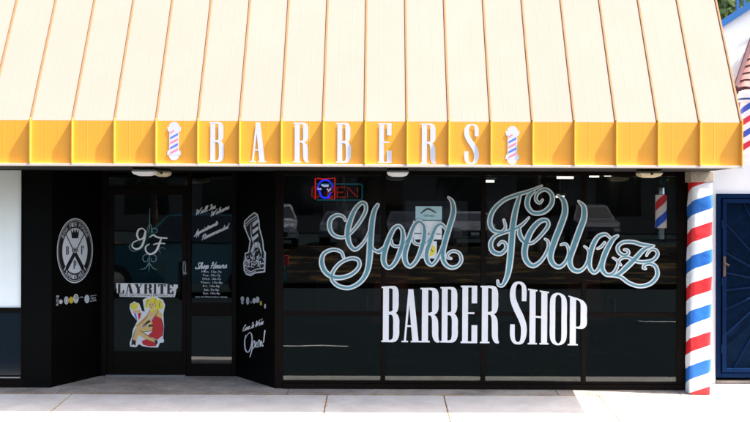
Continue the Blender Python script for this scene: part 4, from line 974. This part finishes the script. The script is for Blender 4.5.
# ================================================================== INSIDE THE SHOP
def tube_obj(name, pts, r, m, parent, close=False):
    b = MB(); b.tube(pts, r, 8, close=close); return b.build(name, m, parent)
# neon sign
ny = .12; npl = ypl(ny)
ns = thing('neon_open_sign', 'neon OPEN sign with red and blue tubes hanging in the window', 'neon sign', tuple(npl.at(338, 190)))
A = lambda u, v: npl.at(300+u/10.54, 170+v/10.54)
tube_obj('cyan_border', [A(170, 152), A(640, 152), A(655, 165), A(655, 305), A(640, 320), A(175, 320)], .008, 'ncyan', ns)
bx = MB(); bx.tube([A(175, 92), A(240, 100), A(365, 88), A(365, 308), A(300, 305), A(345, 280)], .007, 8); bx.tube([A(160, 92), A(160, 315)], .007, 8); bx.build('red_square', 'nred', ns)
for L in ([(140,185),(125,200),(125,275),(140,290),(190,290),(205,275),(205,200),(190,185),(140,185)], [(290,290),(290,185),(335,185),(350,200),(350,225),(335,240),(290,240)], [(475,185),(390,185),(390,290),(475,290)], [(390,238),(455,238)], [(500,290),(500,185),(605,290),(605,185)]):
    tube_obj('letter_tube', [A(*p) for p in L], .007, 'ndim', ns)
c_ = []
for k in range(21): an = math.pi*(1+k/20*1.0); c_.append(A(265+78*math.cos(an), 195+85*math.sin(an)))
tube_obj('blue_arch', c_, .008, 'nblue', ns)
tube_obj('blue_body', [A(200, 225), A(225, 285), A(260, 300), A(300, 290), A(320, 240)], .010, 'nblue', ns); tube_obj('blue_body', [A(190, 195), A(180, 210), A(215, 215)], .008, 'nblue', ns)
tube_obj('white_face', [A(225, 160), A(260, 172), A(300, 165)], .012, 'nwhite', ns); tube_obj('white_face', [A(285, 200), A(300, 225), A(325, 200)], .009, 'nwhite', ns); tube_obj('white_face', [A(180, 205), A(225, 205)], .009, 'nwhite', ns)
b = MB(); b.box(npl.at(314, 183).x, npl.at(362, 183).x, ny+.02, ny+.03, npl.at(330, 202).z, npl.at(330, 177).z); b.build('backing_frame', 'black', ns)
for u in (318, 358): b = MB(); q0 = npl.at(u, 180); b.tube([q0+Vector((0, .025, 0)), (q0.x, ny+.025, HZ+.05)], .003, 6); b.build('hanging_chain', 'metal', ns)
# poster cluster taped inside
pg = 'papers taped on the window'
def sheet_thing(name, lab, cat, x0, x1, t0, b1, y, m, marks=()):
    p = ypl(y); t = thing(name, lab, cat, tuple(p.at((x0+x1)/2, b1))); b = MB(); a = p.at(x0, t0); c = p.at(x1, b1); b.box(a.x, c.x, y, y+.004, c.z, a.z); b.build('sheet', m, t)
    fl = Flat(lambda u, v, o: p.at(u, v, o+.001))
    for mk in marks:
        if mk[0] == 'r': fl.ribbon(mk[1], mi=mk[2])
        elif mk[0] == 't': fl.text(*mk[1:6], mi=mk[6])
        else: fl.poly(mk[1], mi=mk[2])
    if marks: fl.build('print', ['ink', 'red', 'hair'], t)
    return t
sheet_thing('poster', 'pale blue poster taped on the window above the letters o o d', 'poster', 415.5, 442, 206, 219.5, .0045, 'paleblue', [('r', [(421,213,1),(428,208.5,1.6),(436,212.5,1)], 0), ('t', 'FOR SALE', 424, 214.5, 434, 216.5, 0)])
sheet_thing('notice', 'white notice taped below the pale blue poster behind the script', 'notice', 413, 442, 220.5, 239, .0045, 'paper', [('p', [(414,232.6),(441,233.4),(441,234.2),(414,233.4)], 0)])
sheet_thing('flyer', 'white flyer with a yellow round picture behind the script word Good', 'flyer', 420, 437, 241, 258, .0045, 'paper', [('p', [(424+7*math.cos(k*.5236)+5, 250+6.2*math.sin(k*.5236)) for k in range(12)], 2), ('r', [(426,250,.8),(429,247,.8),(433,251,.8)], 0)])
# interior barber pole near the right end
iy = .16; ip = thing('indoor_barber_pole', 'striped barber pole with added glow hanging inside the right end of the window', 'barber pole', (X(661, iy), iy, Z(228, iy)))
me = bpy.data.meshes.new('striped_cylinder'); bm = bmesh.new(); uvl = bm.loops.layers.uv.new('UVMap'); K = 24; rr = .062; cxp = X(661, iy)
rows = [[bm.verts.new((cxp+rr*math.cos(2*math.pi*k/K-math.pi), iy+rr*math.sin(2*math.pi*k/K-math.pi), z)) for k in range(K)] for z in (Z(227, iy), Z(194, iy))]
for k in range(K):
    f = bm.faces.new((rows[0][k], rows[0][(k+1) % K], rows[1][(k+1) % K], rows[1][k])); f.smooth = True
    for l, (u, v) in zip(f.loops, ((k, 0), (k+1, 0), (k+1, .4), (k, .4))): l[uvl].uv = (u*2*math.pi*rr/K, v)
bm.to_mesh(me); bm.free(); me.materials.append(stripes('indoor_pole_stripes', [(.03, .10, .6), (.95, .8, .7), (.8, .03, .03), (.95, .8, .7)], .44, .9, 10.15, .3, bump=0)); pm = me.materials[0].node_tree; pm.links.new(pm.nodes['Principled BSDF'].inputs['Base Color'].links[0].from_socket, pm.nodes['Principled BSDF'].inputs['Emission Color']); pm.nodes['Principled BSDF'].inputs['Emission Strength'].default_value = .055  # mild emission in the stripe colours, added to brighten the pole
o = bpy.data.objects.new('striped_cylinder', me); COL.objects.link(o); o.parent = ip; o.matrix_parent_inverse = parent_world(ip).inverted()
b = MB(); b.lathe([(.04, Z(241, iy)), (.07, Z(238, iy)), (.075, Z(227.5, iy))], (cxp, iy, 0)); b.build('bottom_cap', 'chrome', ip)
b = MB(); b.lathe([(.075, Z(193.5, iy)), (.07, Z(187, iy)), (.03, Z(183, iy))], (cxp, iy, 0)); b.build('top_cap', 'chrome', ip)
b = MB(); b.tube([(cxp, iy, Z(183, iy)), (cxp, iy, 2.75)], .008, 6); b.build('hanging_rod', 'metal', ip)
b = MB(); gy = 1.1; b.box(X(660, gy), X(679, gy), gy, gy+.04, Z(186, gy), Z(179, gy)); gs = tag(b.build('green_sign', mat('green_panel', (.02, .45, .33), .5)), 'small green sign inside the top right corner of the window', 'sign')
# ceiling lamps inside
for k, (px, py, yy) in enumerate([(565, 177, 4.2), (594, 175.5, 4.4), (611, 174.5, 4.3), (560, 196, 7.0), (490, 181, 4.5)][:5]):
    x = X(px, yy); z = Z(py, yy); t = thing('fluorescent_fixture', ['lit tube light inside, above the double l of Fellaz', 'lit tube light inside, right of the mullion above the letter a', 'lit tube light inside, nearest the z of Fellaz', 'lit tube light deep inside, lowest of the row', 'lit tube light inside, above the letter F'][k], 'ceiling light', (x, yy, z), 'tube lights inside the shop')
    ln = [.12, .07, .10, .07, .06][k]
    b = MB(); b.box(x-ln-.03, x+ln+.03, yy-.05, yy+.05, z+.02, z+.06); b.box(x-.01, x+.01, yy-.01, yy+.01, z+.061, 2.75); b.build('housing', 'metal', t)
    b = MB(); b.tube([(x-ln, yy, z), (x+ln, yy, z)], .016, 8); b.build('lit_tube', 'tube', t)
# barber chairs
def chair(x, y, lab, red):
    t = thing('barber_chair', lab, 'chair', (x, y, 0), 'barber chairs inside the shop'); m = 'vinylred' if red else 'vinylblack'
    b = MB(); b.lathe([(.30, 0), (.30, .03), (.08, .07), (.06, .42), (.14, .46)], (x, y, 0)); b.build('pedestal', 'vinylblack', t, smooth=False)
    one_box('seat', m, t, x-.27, x+.27, y-.27, y+.27, .47, .60, bevel=.04)
    b = MB(); b.hexa([(x-.25, y+.20, .60), (x+.25, y+.20, .60), (x+.25, y+.32, .60), (x-.25, y+.32, .60)], [(x-.23, y+.36, 1.12), (x+.23, y+.36, 1.12), (x+.23, y+.46, 1.12), (x-.23, y+.46, 1.12)]); b.build('backrest', m, t, bevel=.03)
    one_box('headrest', m, t, x-.13, x+.13, y+.40, y+.49, 1.17, 1.33, bevel=.03)
    for s_ in (-1, 1): b = MB(); b.tube([(x+s_*.31, y+.25, .56), (x+s_*.31, y+.25, .78), (x+s_*.31, y-.22, .80), (x+s_*.31, y-.25, .56)], .025, 8); b.build('armrest', 'vinylblack', t)
    b = MB(); b.box(x-.18, x+.18, y-.62, y-.5, .14, .17); b.tube([(x, y-.25, .45), (x, y-.55, .16)], .02, 6); b.build('footrest', 'vinylblack', t)
chair(0.15, 2.6, 'red barber chair inside, left behind the script word Good', True); chair(1.5, 2.7, 'black barber chair inside, middle of three behind the window', False); chair(2.75, 2.7, 'red barber chair inside, nearest the indoor pole', True)
ct = thing('mirror_station', 'long wooden counter with wall mirrors at the back of the shop', 'counter', (1.3, 7.5, 0))
one_box('counter', 'wood', ct, -1.2, 3.2, 7.3, 7.88, .75, .85); one_box('cabinet', 'wood', ct, -1.1, 3.1, 7.4, 7.88, 0, .749)
for k in range(3): one_box('mirror', 'mirror', ct, -1+k*1.45, .1+k*1.45, 7.86, 7.895, 1.0, 2.1)
